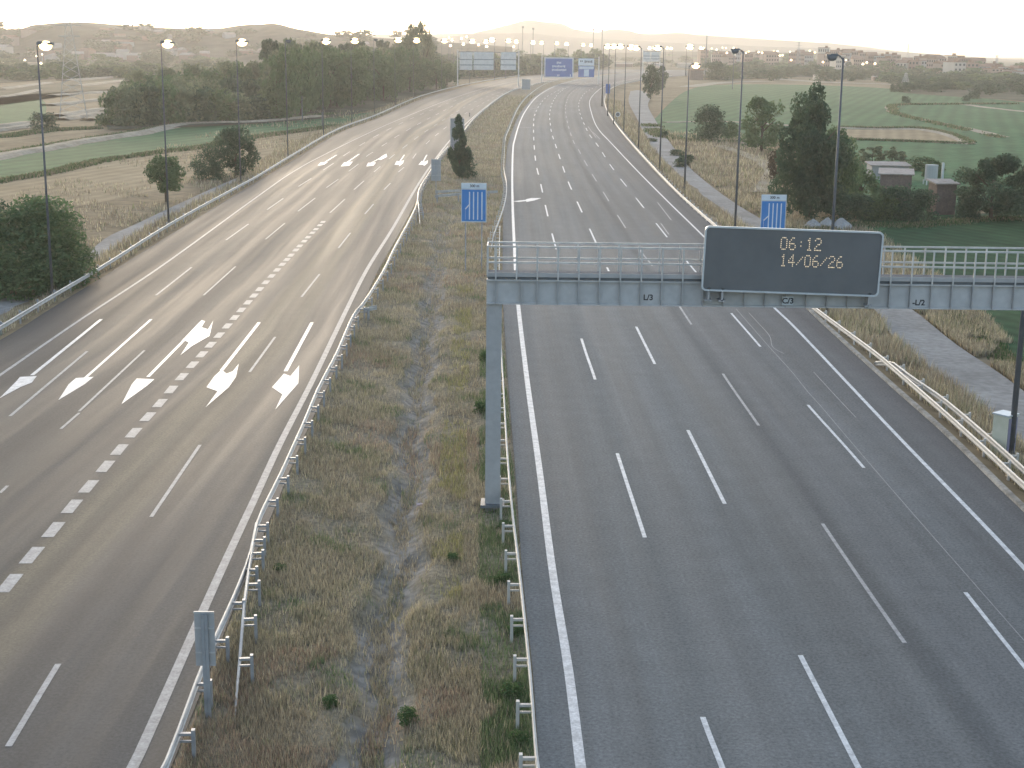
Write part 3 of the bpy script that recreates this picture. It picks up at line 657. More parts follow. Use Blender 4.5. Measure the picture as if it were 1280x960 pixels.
mb = MB(); rpanel(mb, vw - .10, vh - .10, .12, .05, .34); mb.build('housing', m_board, vr)
mb = MB(); po = rrect(vw, vh, .18); pi_ = rrect(vw - .13, vh - .13, .13); n = len(po)
mb.add([(a, 0, b) for a, b in po] + [(a, 0, b) for a, b in pi_] + [(a, .12, b) for a, b in po] + [(a, .12, b) for a, b in pi_],
   [(i, (i+1) % n, (i+1) % n + n, i + n) for i in range(n)] + [(i, i + 2*n, (i+1) % n + 2*n, (i+1) % n) for i in range(n)] + [(i + n, (i+1) % n + n, (i+1) % n + 3*n, i + 3*n) for i in range(n)])
mb.build('frame', m_frame, vr)
for px in (904 - 17, 904, 1088):
    p = atY(px, 374, vy) - vr.location
    mb = MB(); mb.box((p.x, .30, -vh/2 - .12), (.07, .5, .5)); mb.box((p.x, .30, -vh/2 - .37), (.26, .5, .06)); mb.build('bracket', m_grey, vr)
FONT = {'0': ('01110','10001','10001','10001','10001','10001','01110'), '6': ('00110','01000','10000','11110','10001','10001','01110'), '1': ('00100','01100','00100','00100','00100','00100','01110'), '2': ('01110','10001','00001','00110','01000','10000','11111'), '4': ('00010','00110','01010','10010','11111','00010','00010'), ':': ('00000','00000','00100','00000','00100','00000','00000'), '/': ('00000','00001','00010','00100','01000','10000','00000')}
def led(txt, px0, px1, pya, pyb):
    a = atY(px0, pya, vy) - vr.location; b = atY(px1, pyb, vy) - vr.location
    nc = len(txt) * 6 - 1; dx = (b.x - a.x) / (nc - 1); dz = (b.z - a.z) / 6; mb = MB()
    for ci, ch in enumerate(txt):
        for r_, row in enumerate(FONT[ch]):
            for k, v in enumerate(row):
                if v == '1': mb.box((a.x + (ci*6 + k) * dx, .044, a.z + r_ * dz), (abs(dx) * .5, .012, abs(dz) * .5))
    mb.build('led_text', m_amber, vr)
led('06:12', 976.5, 1025.5, 297.5, 312.5); led('14/06/26', 976.5, 1053, 319, 333.5)

# ------------------------------------------------------------------ lane signs
def text_mesh(txt, size, m, parent, loc, off=.0, rot=(math.pi/2, 0, 0), name='lettering'):
    cu = bpy.data.curves.new(name, 'FONT'); cu.body = txt; cu.size = size; cu.align_x = 'CENTER'; cu.align_y = 'CENTER'; cu.extrude = .004; cu.offset = off
    t = bpy.data.objects.new('t', cu); COL.objects.link(t); bpy.context.view_layer.update()
    me = bpy.data.meshes.new_from_object(t); bpy.data.objects.remove(t); me.materials.clear(); me.materials.append(m)
    o = bpy.data.objects.new(name, me); COL.objects.link(o); o.parent = parent; o.location = loc; o.rotation_euler = rot; return o
def lane_sign(label, basepx, x0, y0, x1, y1, header_txt, lane_xs, branch):
    p = P(basepx[0], basepx[1], -.4); Y = p.y; a = atY(x0, y0, Y); b = atY(x1, y1, Y); w_ = b.x - a.x; h = a.z - b.z; cx, cz = (a.x + b.x)/2, (a.z + b.z)/2
    r = empty('lane_sign', (cx, Y, -.4)); tag(r, label, 'road sign', 'blue lane diagram signs'); cz += .4
    mb = MB(); mb.box((0, 0, cz), (w_, .05, h)); mb.build('panel', m_frame, r)
    hh = h * .155; body = h - hh
    mb = MB(); mb.box((0, -.032, cz - hh/2 + .02), (w_ - .14, .016, body - .14)); mb.build('blue_face', m_blue, r)
    mb = MB(); mb.box((0, -.032, cz + h/2 - hh/2), (w_ - .06, .016, hh - .08)); mb.build('header_plate', m_white, r)
    text_mesh(header_txt, hh * .62, m_black, r, (.05, -.045, cz + h/2 - hh/2), .006)
    zt_, zb_ = cz + h/2 - hh - .22, cz - h/2 + .22
    for u in lane_xs:
        mb = MB(); x = -w_/2 + w_ * u; mb.box((x, -.046, (zt_+zb_)/2), (w_*.045, .012, zt_-zb_)); mb.build('lane_stripe', m_white, r)
    u0, u1 = branch; xa, xb = -w_/2 + w_*u0, -w_/2 + w_*u1; zm = zt_ + (zb_ - zt_) * .62; zk = zt_ + (zb_ - zt_) * .45
    mb = MB(); mb.bar((xa, -.054, zb_), (xa, -.054, zm), .012, w_*.045); mb.bar((xa, -.058, zm), (xb, -.058, zk), .012, w_*.045)
    for f_ in (0,): pass
    mb.build('branch_stripe', m_white, r)
    for sx in (-.32, .32):
        mb = MB(); mb.box((sx * w_, .09, (cz + h/2)/2), (.10, .10, cz + h/2 - .1)); mb.build('post', m_galvd, r)
    return r
lane_sign('blue lane diagram sign in the grassy median, between the two carriageways', (592, 340), 576.5, 228.5, 608, 278, '300 m', (.33, .49, .655, .82), (.17, .33))
lane_sign('blue lane diagram sign behind the upper edge of the message sign, right of the road', (966, 338), 952, 243, 981, 292, '300 m', (.32, .48, .64, .80), (.13, .32))

# grey sign backs standing beside the left carriageway
def sign_back(name, label, base, x0, y0, x1, y1, posts=(.5,), wob=0, group=None, zb=-.3, frame_=True):
    p = P(base[0], base[1], zb); Y = p.y; a = atY(x0, y0, Y); b = atY(x1, y1, Y); w_ = b.x - a.x; h = a.z - b.z
    r = empty(name, ((a.x+b.x)/2, Y, zb)); cz = (a.z + b.z)/2 - zb; tag(r, label, 'sign back', group)
    mb = MB(); mb.box((0, 0, cz), (w_, .04, h)); mb.build('panel', m_signback if wob == 0 else m_grey, r)
    mb = MB(); mb.box((0, -.03, cz + h/2 - .02), (w_ * 1.02, .04, .05)); mb.box((0, -.03, cz - h/4), (w_ * .98, .03, .04)); mb.box((0, -.03, cz + h/5), (w_ * .98, .03, .04)); mb.build('brace', m_galv, r)
    for u in posts:
        mb = MB(); mb.box((-w_/2 + w_ * u, -.08, (cz + h/2)/2 - .05), (.085, .06, cz + h/2)); mb.build('post', m_galvd, r)
    return r
sign_back('marker_panel', 'tall narrow grey panel seen from behind, on two posts beside the near left guard rail', (262, 905), 242.5, 764, 270, 832, posts=(.45, .62), wob=1)
sign_back('marker_panel', 'small grey panel seen from behind where the far median rail ends', (545, 243), 539, 199, 551, 226, posts=(.5,), wob=1)
sign_back('road_sign', 'tall grey sign back rising behind the dark cypress in the median', (572, 208), 563, 148, 580, 190, posts=(.2, .8), wob=1)
sign_back('small_sign_back', 'little blue grey sign back near the bend of the median', (657, 118), 652.5, 99, 663, 112, posts=(.5,), wob=1)

def far_gantry(label, base0, base1, topy, panels, blue=None, depthpx=None):
    p = P(base0[0], base0[1], 0); Y = p.y; r = empty('sign_gantry', (p.x, Y, 0)); tag(r, label, 'gantry'); O2 = Vector((p.x, Y, 0)); s = mpp(p)
    x1 = atY(base1, base0[1], Y).x - p.x; zt_ = atY(base0[0], topy, Y).z
    for x in (0, x1):
        mb = MB(); mb.box((x, 0, zt_/2), (.5, .5, zt_)); mb.build('post', m_signback, r)
    for zz in (zt_ - 1.0, zt_ - 4.0):
        mb = MB(); mb.box((x1/2, .1, zz), (abs(x1), .35, .35)); mb.build('beam', m_greyd, r)
    return r, O2, Y
def fpanel(r, O2, Y, x0, y0, x1, y1, m, name='panel', dy=-.35, bands=True):
    a = atY(x0, y0, Y) - O2; b = atY(x1, y1, Y) - O2; mb = MB(); mb.box(((a.x+b.x)/2, dy, (a.z+b.z)/2), (b.x-a.x, .12, a.z-b.z)); o = mb.build(name, m, r)
    if bands:
        for u in (.42, .72):
            z = a.z + (b.z - a.z) * u; mb = MB(); mb.box(((a.x+b.x)/2, dy - .12, z), (b.x-a.x, .1, .28)); mb.build('brace', m_greyd, r)
    return a, b
r, O2, Y = far_gantry('far gantry with pale panel backs above the left carriageway', (572, 107), 648, 62, None)
for q_ in ((574.5,65,590.5,87.5), (592,65,617,87.5), (626,65,645,87.5)): fpanel(r, O2, Y, *q_, m_signback)
r, O2, Y = far_gantry('distant gantry with two pale panel backs, behind the clustered lamp poles', (803, 99), 824, 62, None)
for q_ in ((804.5,65,813,77), (814,65,823.5,77)): fpanel(r, O2, Y, *q_, m_signback)
def marks(r, a, b, rows, m, dy):
    w_, h = b.x - a.x, a.z - b.z
    for (u0, u1, v, th, n) in rows:
        mb = MB(); x = a.x + w_*u0; xe = a.x + w_*u1; step = (xe - x)/n
        for i in range(n):
            mb.box((x + step*(i+.5), dy, a.z - h*v + (h*.012 if i % 3 == 1 else 0)), (step*.72, .04, h*th*(1.25 if i % 4 == 0 else .9)))
        mb.build('lettering', m, r)
r, O2, Y = far_gantry('far gantry carrying a big blue destination board and a white one', (677, 104), 748, 70, None)
a, b = fpanel(r, O2, Y, 680.5, 71.5, 716.5, 97, m_frame, 'board', -.4, False)
fpanel(r, O2, Y, 682, 73, 715, 96, m_bluef, 'blue_face', -.52, False)
marks(r, a, b, [(.42,.58,.27,.10,4), (.27,.72,.45,.09,9), (.26,.76,.63,.09,11), (.45,.53,.90,.07,2), (.88,.92,.90,.10,1)], m_white, -.63)
a, b = fpanel(r, O2, Y, 723, 73, 742.5, 82, m_white, 'board', -.4, False)
marks(r, a, b, [(.1,.3,.4,.2,2), (.38,.9,.45,.3,5)], m_greyd, -.5)
a, b = fpanel(r, O2, Y, 723, 82.4, 742.5, 96.5, m_bluef, 'board', -.4, False)
fpanel(r, O2, Y, 724, 83, 742, 86.5, m_white, 'header_plate', -.52, False); fpanel(r, O2, Y, 730, 86.8, 736, 95.5, m_white, 'header_plate', -.52, False)
# round sign on the right verge
p = P(772, 152, -.2); r = empty('round_sign', p); tag(r, 'small round sign back on the right verge beside the lamp poles', 'road sign')
zc = zat(p, 143) - p.z; mb = MB(); mb.tube([(0, -.03, zc), (0, .03, zc)], .62, 20); mb.build('disc', m_white, r)
mb = MB(); mb.tube([(0, -.04, zc), (0, -.032, zc)], .50, 20); mb.build('dark_face', m_greyd, r)
mb = MB(); mb.box((0, .06, zc/2 + .2), (.1, .08, zc + .5)); mb.build('post', m_galvd, r)
p = P(759.5, 127, -.2); r = empty('blue_marker', p); tag(r, 'narrow blue marker sign among the far lamp poles', 'road sign')
zc = zat(p, 105) - p.z; mb = MB(); mb.box((0, 0, zc - 1.6), (1.5, .06, 3.2)); mb.build('panel', m_bluef, r); mb = MB(); mb.box((0, .07, (zc-.2)/2), (.12, .1, zc - .2)); mb.build('post', m_galvd, r)

# ------------------------------------------------------------------ street lamps
def lamp(label, base, hx, hy, lit='n', group=None, side=1, big=1.0, z=-.3, arm=1.4, thick=.105, hl=None, single=False):
    p = P(base[0], base[1], z); hz = zat(p, hy) - z; r = empty('street_lamp', p); tag(r, label, 'street lamp', group)
    s = mpp(p); mb = MB(); mb.tube([(0, 0, 0), (0, 0, hz*.5), (0, 0, hz)], [thick*1.25, thick*.95, thick*.62], 10); mb.build('pole', m_pole, r, smooth=True)
    mb = MB(); mb.tube([(0,0,0),(0,0,.5)], thick*1.7, 8); mb.build('base', m_pole, r)
    ax = side * arm
    mb = MB(); mb.tube([(0, 0, hz - .15), (ax*.5, 0, hz + .12), (ax, 0, hz + .12)], thick*.5, 6); mb.build('arm', m_pole, r)
    L = hl or 1.0; L *= big
    hd = MB(); hd.box((ax + side*L*.3, 0, hz + .14), (L, .42*big, .16*big)); hd.box((ax + side*L*.15, 0, hz + .14 + .1*big), (L*.6, .3*big, .08*big)); hd.build('head', m_greyd, r)
    mb = MB(); m_ = {'n': m_lamp, 'y': m_lampy, 'w': m_lampw, 'o': m_glass_off}[lit]
    # bowl of glass hanging below the head
    bm = bmesh.new(); bmesh.ops.create_uvsphere(bm, u_segments=12, v_segments=8, radius=1)
    for v in bm.verts: v.co = Vector((v.co.x * L*.42 + ax + side*L*.3, v.co.y * .26*big, v.co.z * .30*big + hz + .0))
    me = bpy.data.meshes.new('glass'); bm.to_mesh(me); bm.free(); me.materials.append(m_); o = bpy.data.objects.new('glass', me); COL.objects.link(o); o.parent = r
    return r
GL = 'street lamps along the outer edge of left carriageway'; GR = 'street lamps along the right verge'
names = ['nearest lamp pole of the left row, in front of the big bush', 'second lamp pole of the left row, in front of the round-crowned tree', 'third lamp pole of the left row, against the twin trees', 'fourth lamp pole of the left row, right of the twin trees', 'fifth lamp pole of the left row', 'sixth lamp pole of the left row', 'seventh lamp pole of the left row', 'eighth lamp pole of the left row', 'ninth lamp pole of the left row', 'tenth lamp pole of the left row', 'eleventh lamp pole of the left row, left of the far pale panel backs', 'twelfth lamp pole of the left row, behind the far pale panel backs']
Lb = [((66,372),60,57,'n'), ((211,280),211,55,'n'), ((301,230),300,53,'n'), ((360,197),358,52,'o'), ((404.5,172.5),407,51.5,'n'), ((440,155),440,51,'n'), ((468,142),467,50,'o'), ((494,132),494,50,'n'), ((517,122.5),516,50.5,'n'), ((552,113),552,51,'n'), ((587,105.5),587,51.5,'n'), ((604,101.5),603,52,'n')]
for i, (b_, hx, hy, lt) in enumerate(Lb):
    lamp(('lit ' if lt == 'n' else 'unlit ') + names[i], b_, hx, hy, lt, GL, side=1, big=[1.1,1.35,1.6,.9,2.0,2.2,1.1,2.7,3.0,3.2,3.4,3.4][i], arm=.25, thick=.085)
Rb = [((1262,577),1,64,'o','tall dark lamp pole at the right picture edge beside the cabinet',.14), ((1034,396),-1,72,'o','unlit lamp pole rising behind the message sign near its right end',.12), ((918,300),-1,64,'o','unlit lamp pole rising behind the left half of the message sign',.12),
      ((855.5,238),1,82,'n','shorter lit lamp pole in front of the rounded bush on the right',.12), ((824.5,213),-1,60,'n','lamp pole on the right verge in front of the service track',.12), ((798,187),-1,60,'n','lamp pole on the right verge left of the dark twin tree',.12),
      ((779.5,169),1,59,'n','lamp pole just right of the round sign on the verge',.12), ((767,157),1,58,'n','lamp pole just left of the round sign on the verge',.12), ((759.5,146),1,58,'n','second lamp pole of the tight cluster at the road bend',.13), ((752.5,134),1,58,'n','first lamp pole of the tight cluster at the road bend',.20)]
for i, (b_, sd_, hy, lt, nm, th) in enumerate(Rb):
    lamp(nm, b_, 0, hy, lt, GR, side=sd_, big=[1.3,.8,.85,1.2,1.3,1.5,1.8,2.0,2.2,2.6][i], arm=.5, thick=th*.85)
# far lamps: (px, head py, base py, kind, size)
FL = [(618,50,100),(632,51,98),(647.5,52,92),(663,53,92),(679,53.5,91),(693,54,90),(710,55,90),(726,56,89),(740.5,56.5,89),(809,60,86),(819,59.5,86),(831,60,85),(840,60.5,84),(857,58.5,96),(865,60.5,84),(873,60,84),(880,60.5,83),(887.5,60.5,83),(896,62,83),(901,59.5,83),(907.5,60,83),(915,60,83),(921,61,84),(897,66,86),(909,66,86),(930,66,87),(936,64.5,87),(946,65,86),(953,66,88),(965,64,84),(972,64,84),(972.5,69.5,88),(978.5,69,88),(985,65,86),(989.5,75,92),(1016,65.5,86),(1012,63.5,84),(1026.5,77.5,92),(1057.5,75,92),(1076,80,95),(1084,78,94),(1091,79.5,95),(1275,97,104),(561,57,96),(567,50,96),(577,55,96),(585,46,92),(596,56,94),(610,58,94),(640,58,92),(563,47,90),(575,48,90)]
base_far = None
for i, (x, hy, by) in enumerate(FL):
    k = 'y' if x == 857 else ('w' if (i % 3 == 0) else 'n')
    r = lamp('lit far lamp below the skyline, %s from the left' % ordn(sorted((q_[0], q_[1]) for q_ in FL).index((x, hy))), (x, by), x, hy, k, 'far road lights below the skyline', side=1 if i % 2 else -1, big=(2.4 + 1.8 * (i < 17)) if x != 857 else 6.0, arm=.3, thick=.22, z=ZG)
    if x == 857: r['label'] = 'brightest yellow floodlight above the far road, over the shorter lit lamp'
# dusty little lights of the left hill suburb
for i, (x, hy, by) in enumerate([(52,68,77),(50,79,84),(45,70,78),(30,75,82),(146,64,76),(175,65,77),(183,48,66),(160,44,62),(255,57,72),(266,55,72),(275,60,74),(282,60,74),(313,58,72),(366,40,62),(371,41,62),(292,56,72),(210,52,70),(2,78,84)]):
    lamp('small lit lamp of the hillside suburb at upper left', (x, by), x, hy, 'w', 'suburb lamps at upper left', big=2.2, arm=.3, thick=.2, z=ZG)

# ------------------------------------------------------------------ cabinet
p = P(1259, 577, -.3); a = atY(1247, 575, p.y); r = empty('cabinet', (p.x - .15, p.y + .3, -.3), math.radians(38))
tag(r, 'cream roadside equipment cabinet with lilac door beside the right lamp pole', 'cabinet')
hc = zat(p, 520) + .3
mb = MB(); mb.box((0, 0, hc/2), (.75, .75, hc)); mb.build('body', m_cab, r)
mb = MB(); mb.box((0, 0, hc + .03), (.85, .85, .07)); mb.build('lid', m_frame, r)
mb = MB(); mb.box((.02, -.385, hc/2 + .03), (.66, .03, hc - .25)); d_ = mb.build('door', m_cabd, r)
mb = MB(); mb.box((.24, -.41, hc*.45), (.05, .04, .22)); h_ = mb.build('handle', m_black, d_)
mb = MB(); mb.box((0, 0, .02), (.95, .95, .16)); mb.build('plinth', m_conc, r)

# ------------------------------------------------------------------ trees
def crown_mesh(name, kind, n, m, seed, leaf=.09):
    """unit tree crown: radius .5 wide, 0..1 tall"""
    g = np.random.default_rng(seed); K = {'round': 44, 'bush': 46, 'cypress': 22, 'broad': 44, 'poplar': 26, 'loose': 30}[kind]
    cs = []
    for k in range(K):
        th = g.uniform(0, 2*math.pi); u = g.uniform(0, 1)
        if kind == 'cypress': z = g.uniform(.0, 1); rr = .36 * (1 - z) ** .45 * (.35 + .65 * g.uniform(0,1)) * (1.25 if z < .45 else .75); cr_ = .13
        elif kind == 'poplar': z = g.uniform(.1, .97); rr = .34 * math.sin(math.pi * min(.97, z*.85+.12)) * g.uniform(.2, 1); cr_ = .16
        elif kind == 'bush': z = g.uniform(0.02, .82); rr = .42 * math.sqrt(max(0, 1 - (z/1.0)**2)) * math.sqrt(u); cr_ = .17
        elif kind == 'round': z = .58 + .30 * g.uniform(-1, 1); rr = .38 * math.sqrt(max(0, 1 - ((z-.58)/.34)**2)) * u**.5; cr_ = .13
        elif kind == 'broad': z = g.uniform(.12, .93); rr = .40 * math.sqrt(max(0.02, 1 - ((z-.45)/.55)**2)) * u**.45; cr_ = g.uniform(.09, .16)
        else: z = g.uniform(.1, .95); rr = .40 * math.sqrt(max(.02, 1 - ((z-.5)/.52)**2)) * u**.4; cr_ = g.uniform(.07, .12)
        cs.append((rr*math.cos(th), rr*math.sin(th), z, cr_, g.uniform(0, 1)))
    cs = np.array(cs); idx = g.integers(0, K, n)
    d = g.normal(size=(n, 3)); d /= np.linalg.norm(d, axis=1)[:, None]; rad = g.uniform(.35, 1.08, n) ** .6
    zs = 1.0 if kind not in ('cypress', 'poplar') else 1.0
    c = cs[idx, :3] + d * (rad * cs[idx, 3])[:, None] * np.array([1, 1, .85 * zs])
    c[:, 2] = np.maximum(c[:, 2], .005)
    a = g.normal(size=(n, 3)); a /= np.linalg.norm(a, axis=1)[:, None]
    b = np.cross(a, g.normal(size=(n, 3))); b /= np.linalg.norm(b, axis=1)[:, None]
    sz = (leaf * g.uniform(.5, 1.2, n))[:, None]
    V = np.stack([c - a*sz*.5, c + b*sz*.35, c + a*sz*.55, c - b*sz*.3], 1).reshape(-1, 3)
    me = bpy.data.meshes.new(name); me.vertices.add(4*n); me.vertices.foreach_set('co', V.ravel().astype(np.float32))
    me.loops.add(4*n); me.loops.foreach_set('vertex_index', np.arange(4*n, dtype=np.int32)); me.polygons.add(n)
    me.polygons.foreach_set('loop_start', np.arange(0, 4*n, 4, dtype=np.int32)); me.polygons.foreach_set('loop_total', np.full(n, 4, dtype=np.int32))
    me.update(); at = me.attributes.new('leafvar', 'FLOAT', 'FACE'); at.data.foreach_set('value', np.clip(cs[idx, 4]*.6 + g.uniform(0, .5, n), 0, 1).astype(np.float32))
    me.materials.append(m); return me
def trunk_mesh(name, seed, top=.6, r=.035):
    rr = random.Random(seed); mb = MB(); mb.tube([(0,0,-.02),(rr.uniform(-.01,.01),0,.2),(rr.uniform(-.02,.02),.01,top)], [r, r*.75, r*.35], 7)
    for k in range(5):
        a = rr.uniform(0, 6.28); z0 = rr.uniform(.22, top*.85); mb.tube([(0,0,z0),(math.cos(a)*.15, math.sin(a)*.15, z0+.14),(math.cos(a)*.27, math.sin(a)*.27, z0+.24)], [r*.4, r*.25, r*.12], 5)
    me = bpy.data.meshes.new(name); me.from_pydata(mb.v, [], mb.f); me.materials.append(m_bark); me.update(); return me
CM = {}
def tree(name, label, base, topy, wpx, kind='broad', m=m_leaf, n=3000, leaf=.07, seed=1, group=None, z=ZG, cat='tree', wy=None, rz=None):
    p = P(base[0], base[1], z) if not isinstance(base, Vector) else base
    h = zat(p, topy) - z; wd = wpx * mpp(p) * {'cypress': 1.5, 'poplar': 1.35}.get(kind, 1.14)
    key = (kind, m.name, n, leaf, seed)
    if key not in CM: CM[key] = (crown_mesh('crown', kind, n, m, seed*7+3, leaf), trunk_mesh('trunk', seed, .75 if kind in ('round',) else .6))
    r = empty(name, p, rz if rz is not None else random.uniform(0, 6.28)); tag(r, label, cat, group)
    for nm, me in (('crown', CM[key][0]), ('trunk', CM[key][1])):
        if nm == 'trunk' and kind == 'bush': continue
        o = bpy.data.objects.new(nm, me); COL.objects.link(o); o.parent = r
        o.scale = (wd, wd, h) if nm == 'crown' else (min(wd, h), min(wd, h), h)
    return r
random.seed(5)
tree('bush', 'big dense bush behind the nearest left lamp pole, reaching the left picture edge', (28,368), 238, 150, 'bush', m_leaf, 20000, .035, 1, cat='bush')
tree('bush', 'rounded clump of bush at the left picture edge above the big bush', (-14,350), 226, 90, 'bush', m_leafd, 9000, .04, 2, cat='bush')
tree('bush', 'low shrub filling the right side of the big bush by the track', (84,345), 258, 62, 'bush', m_leafo, 7000, .045, 3, cat='bush')
tree('round_tree', 'small round-crowned tree standing alone at the edge of the beige field', (208,252), 192, 50, 'round', m_leaf, 5000, .055, 4)
tree('twin_tree', 'left and shorter tree of the twin pair by the third left lamp', (262,224), 176, 42, 'bush', m_leafd, 4000, .055, 5)
tree('twin_tree', 'right and taller tree of the twin pair by the third left lamp', (295,222), 156, 52, 'broad', m_leafd, 6000, .05, 6)
tree('cypress', 'dark ragged cypress in the median in front of the tall sign back', (574,222), 150, 24, 'cypress', m_leafd, 6000, .07, 7, z=-.3)
tree('bush', 'low dark shrub at the foot of the median cypress', (582,221), 188, 26, 'bush', m_leafd, 1800, .09, 8, z=-.3, cat='bush')
tree('bush', 'lone round bush on the pale track, far left', (55,163), 138, 36, 'bush', m_leafd, 2500, .07, 9, cat='bush')
# hedge-like thicket and tall wood at left centre
GT = 'trees of the thicket beyond the green strip'
TK = [(142,157,112,40),(160,158,100,44),(182,157,98,46),(205,156,97,44),(228,155,102,46),(250,154,104,44),(272,153,108,44),(296,152,112,42),(318,151,116,40),(207,145,92,40),(225,146,90,36),(150,150,106,36),(340,150,112,40),(262,142,94,34),(288,140,92,34),(168,148,98,38),(245,138,96,30),(310,138,96,34),(332,136,94,34)]
for i, (x, b_, t, w_) in enumerate(TK):
    tree('thicket_tree', 'thicket tree beyond the green strip, %s from the left' % ordn(sorted(q_[0] for q_ in TK).index(x)), (x, b_), t, w_, 'bush', [m_leaf, m_leafo, m_leafd][i % 3], 1600, .10, 10 + i % 3, GT)
GW = 'trees of the tall wood left of the road bend'
random.seed(21)
wood = []
for x in range(345, 566, 13):
    for rrow in range(3):
        by = 152 - (x - 345) * .205 - rrow * 10 + random.uniform(-3, 3); ty = 66 - rrow * 5 + random.uniform(-10, 8) + (8 if x > 530 else 0)
        wood.append((x + random.uniform(-6, 6), by, ty, random.uniform(26, 44), rrow))
for i, (x, b_, t, w_, rw) in enumerate(wood):
    tree('wood_tree', '%s tree from the left in the %s row of the tall wood' % (ordn(i // 3), ['front', 'middle', 'back'][rw]), (x, b_), t, w_, ['broad', 'poplar', 'loose'][i % 3], [m_leaf, m_leafo, m_leafd][i % 3], 2000, .085, 20 + i % 3, GW)
for x, b_, t, w_, nm in ((517,112,30,26,'tall pointed tree rising over the wood, left of the two tallest'),(530,110,27,24,'very tallest tree rising over the wood onto the skyline'),(505,112,44,24,'tall tree stepping down left of the two tallest wood trees')):
    tree('wood_tree', nm, (x, b_), t, w_, 'broad', m_leafo, 2000, .085, 23, 'skyline trees above the wood')
random.seed(9)
for i, x in enumerate(range(170, 345, 19)):
    tree('wood_tree', 'pale hazy tree rising behind the thicket, %s from the left' % ordn(i), (x, 134 + random.uniform(-4, 4)), 88 - (x - 170) * .09 + random.uniform(-5, 5), random.uniform(34, 50), ['broad', 'bush'][i % 2], [m_leafo, m_leaf][i % 2], 2000, .085, 20 + i % 3, 'trees rising behind the thicket')
# right side trees
WD = [((632,668),650,26,'green weed clump at the foot of the gantry post, against the guard rail'),((628,735),715,30,'green weed clump against the median guard rail, second below the gantry post'),((645,800),776,30,'green weed clump against the median guard rail, third below the gantry post'),((640,880),852,36,'green weed clump against the median guard rail, near the picture foot'),((650,940),912,34,'lowest green weed clump by the median guard rail'),((566,705),690,18,'small yellow green weed in the median right of the ditch'),((510,905),882,26,'green weed on the ditch lip near the picture foot'),((412,885),868,22,'yellowish weed left of the ditch near the picture foot'),((602,520),500,22,'green weed left of the gantry post'),((606,455),438,16,'little green weed just under the gantry beam'),((350,720),704,22,'grey green weed left of the ditch, right of the near rail')]
for (b_, ty, w_, nm) in WD: tree('weed_clump', nm, b_, ty, w_, 'bush', m_weed, 1500, .10, 70, z=-.33, cat='weed')
def litter(nm, px, py, m, sz):
    p = P(px, py, -.3); mb = MB(); mb.box((0,0,sz*.2), (sz, sz*.5, sz*.3), rz=.5, rx=.4); mb.box((sz*.4,.02,sz*.25), (sz*.5, sz*.4, sz*.2), rz=1.1, rx=-.3); o = mb.build('litter', m); o.location = p; tag(o, nm, 'litter')
litter('scrap of white litter beside the near guard rail', 252, 889, m_white, .14)
litter('crushed pale bottle lying on the right lip of the ditch', 524, 632, m_litter, .22)
litter('small pale scrap in the grass right of the ditch', 563, 664, m_white, .12)
tree('bush', 'rounded dense bush beside the service track, right of the shorter lit lamp', (884,176), 127, 44, 'bush', m_leafd, 5000, .055, 30, cat='bush')
tree('bush', 'low bush between the rounded bush and the big tree on the right', (915,175), 150, 22, 'bush', m_leaf, 2000, .08, 31, cat='bush')
tree('small_tree', 'mid-sized pale tree left of the tallest tree in front of the green field', (952,190), 122, 54, 'broad', m_leaf, 3500, .065, 32)
tree('tall_tree', 'tallest tree on the right, ragged crown with a pointed top', (1010,274), 122, 92, 'broad', m_leafd, 20000, .036, 33)
tree('tall_tree', 'slim pointed tree top merged with the left flank of the tallest tree', (1012,268), 118, 52, 'cypress', m_leafd, 6000, .05, 34)
tree('small_tree', 'dense lower tree at the right flank of the tallest tree', (1045,264), 160, 56, 'broad', m_leaf, 7000, .045, 35)
tree('bush', 'reddish brown bush left of the tallest tree', (968,226), 184, 22, 'bush', m_leafb, 2500, .07, 36, cat='bush')
for i, (x, b_, t, w_, k, m_) in enumerate([(1075,258,205,52,'broad',m_leaf),(1060,278,238,60,'bush',m_leafd),(1095,276,236,54,'bush',m_leaf),(1125,276,228,56,'bush',m_leafd),(1152,276,232,42,'bush',m_leafd),(1090,206,182,34,'loose',m_leafo),(1115,208,184,40,'loose',m_leafo),(1150,214,194,36,'bush',m_leaf),(1165,222,198,30,'loose',m_leaf)]):
    tree('yard_tree', ['tree left of the corrugated sheds in the yard','low bush below and left of the sheds','bush in front of the corrugated shed','dark bush below the gap between the shed and the brick hut','dark bush touching the left side of the brick hut','thin pale tree behind the left end of the shed','thin olive tree behind the middle of the shed','bush behind the gap beside the white tank','loose tree just left of the white tank'][i], (x, b_), t, w_, k, m_, 3500, .06, 40 + i % 4, 'trees of the farm yard')
tree('round_tree', 'large dark rounded tree right of the brick hut', (1238,276), 190, 88, 'broad', m_leafd, 12000, .04, 45)
tree('round_tree', 'dark tree at the right picture edge behind the large rounded one', (1288,274), 206, 70, 'broad', m_leafd, 7000, .045, 46)
tree('bush', 'dark bush at the foot of the large rounded tree', (1212,276), 240, 36, 'bush', m_leafd, 3000, .06, 47, cat='bush')
tree('leaning_tree', 'dark tree leaning over the service track, left of the two', (813,124), 80, 22, 'broad', m_leafd, 3500, .07, 48)
tree('leaning_tree', 'dark slim tree over the service track, right of the two', (827,112), 84, 16, 'poplar', m_leafd, 2500, .08, 49)
tree('wood_tree', 'dark square-topped clump of trees by the far end of the green field', (895,100), 73, 36, 'bush', m_leafd, 3000, .07, 50)
tree('wood_tree', 'dark tree just right of the square-topped clump', (912,99), 80, 20, 'bush', m_leaf, 2000, .09, 51)
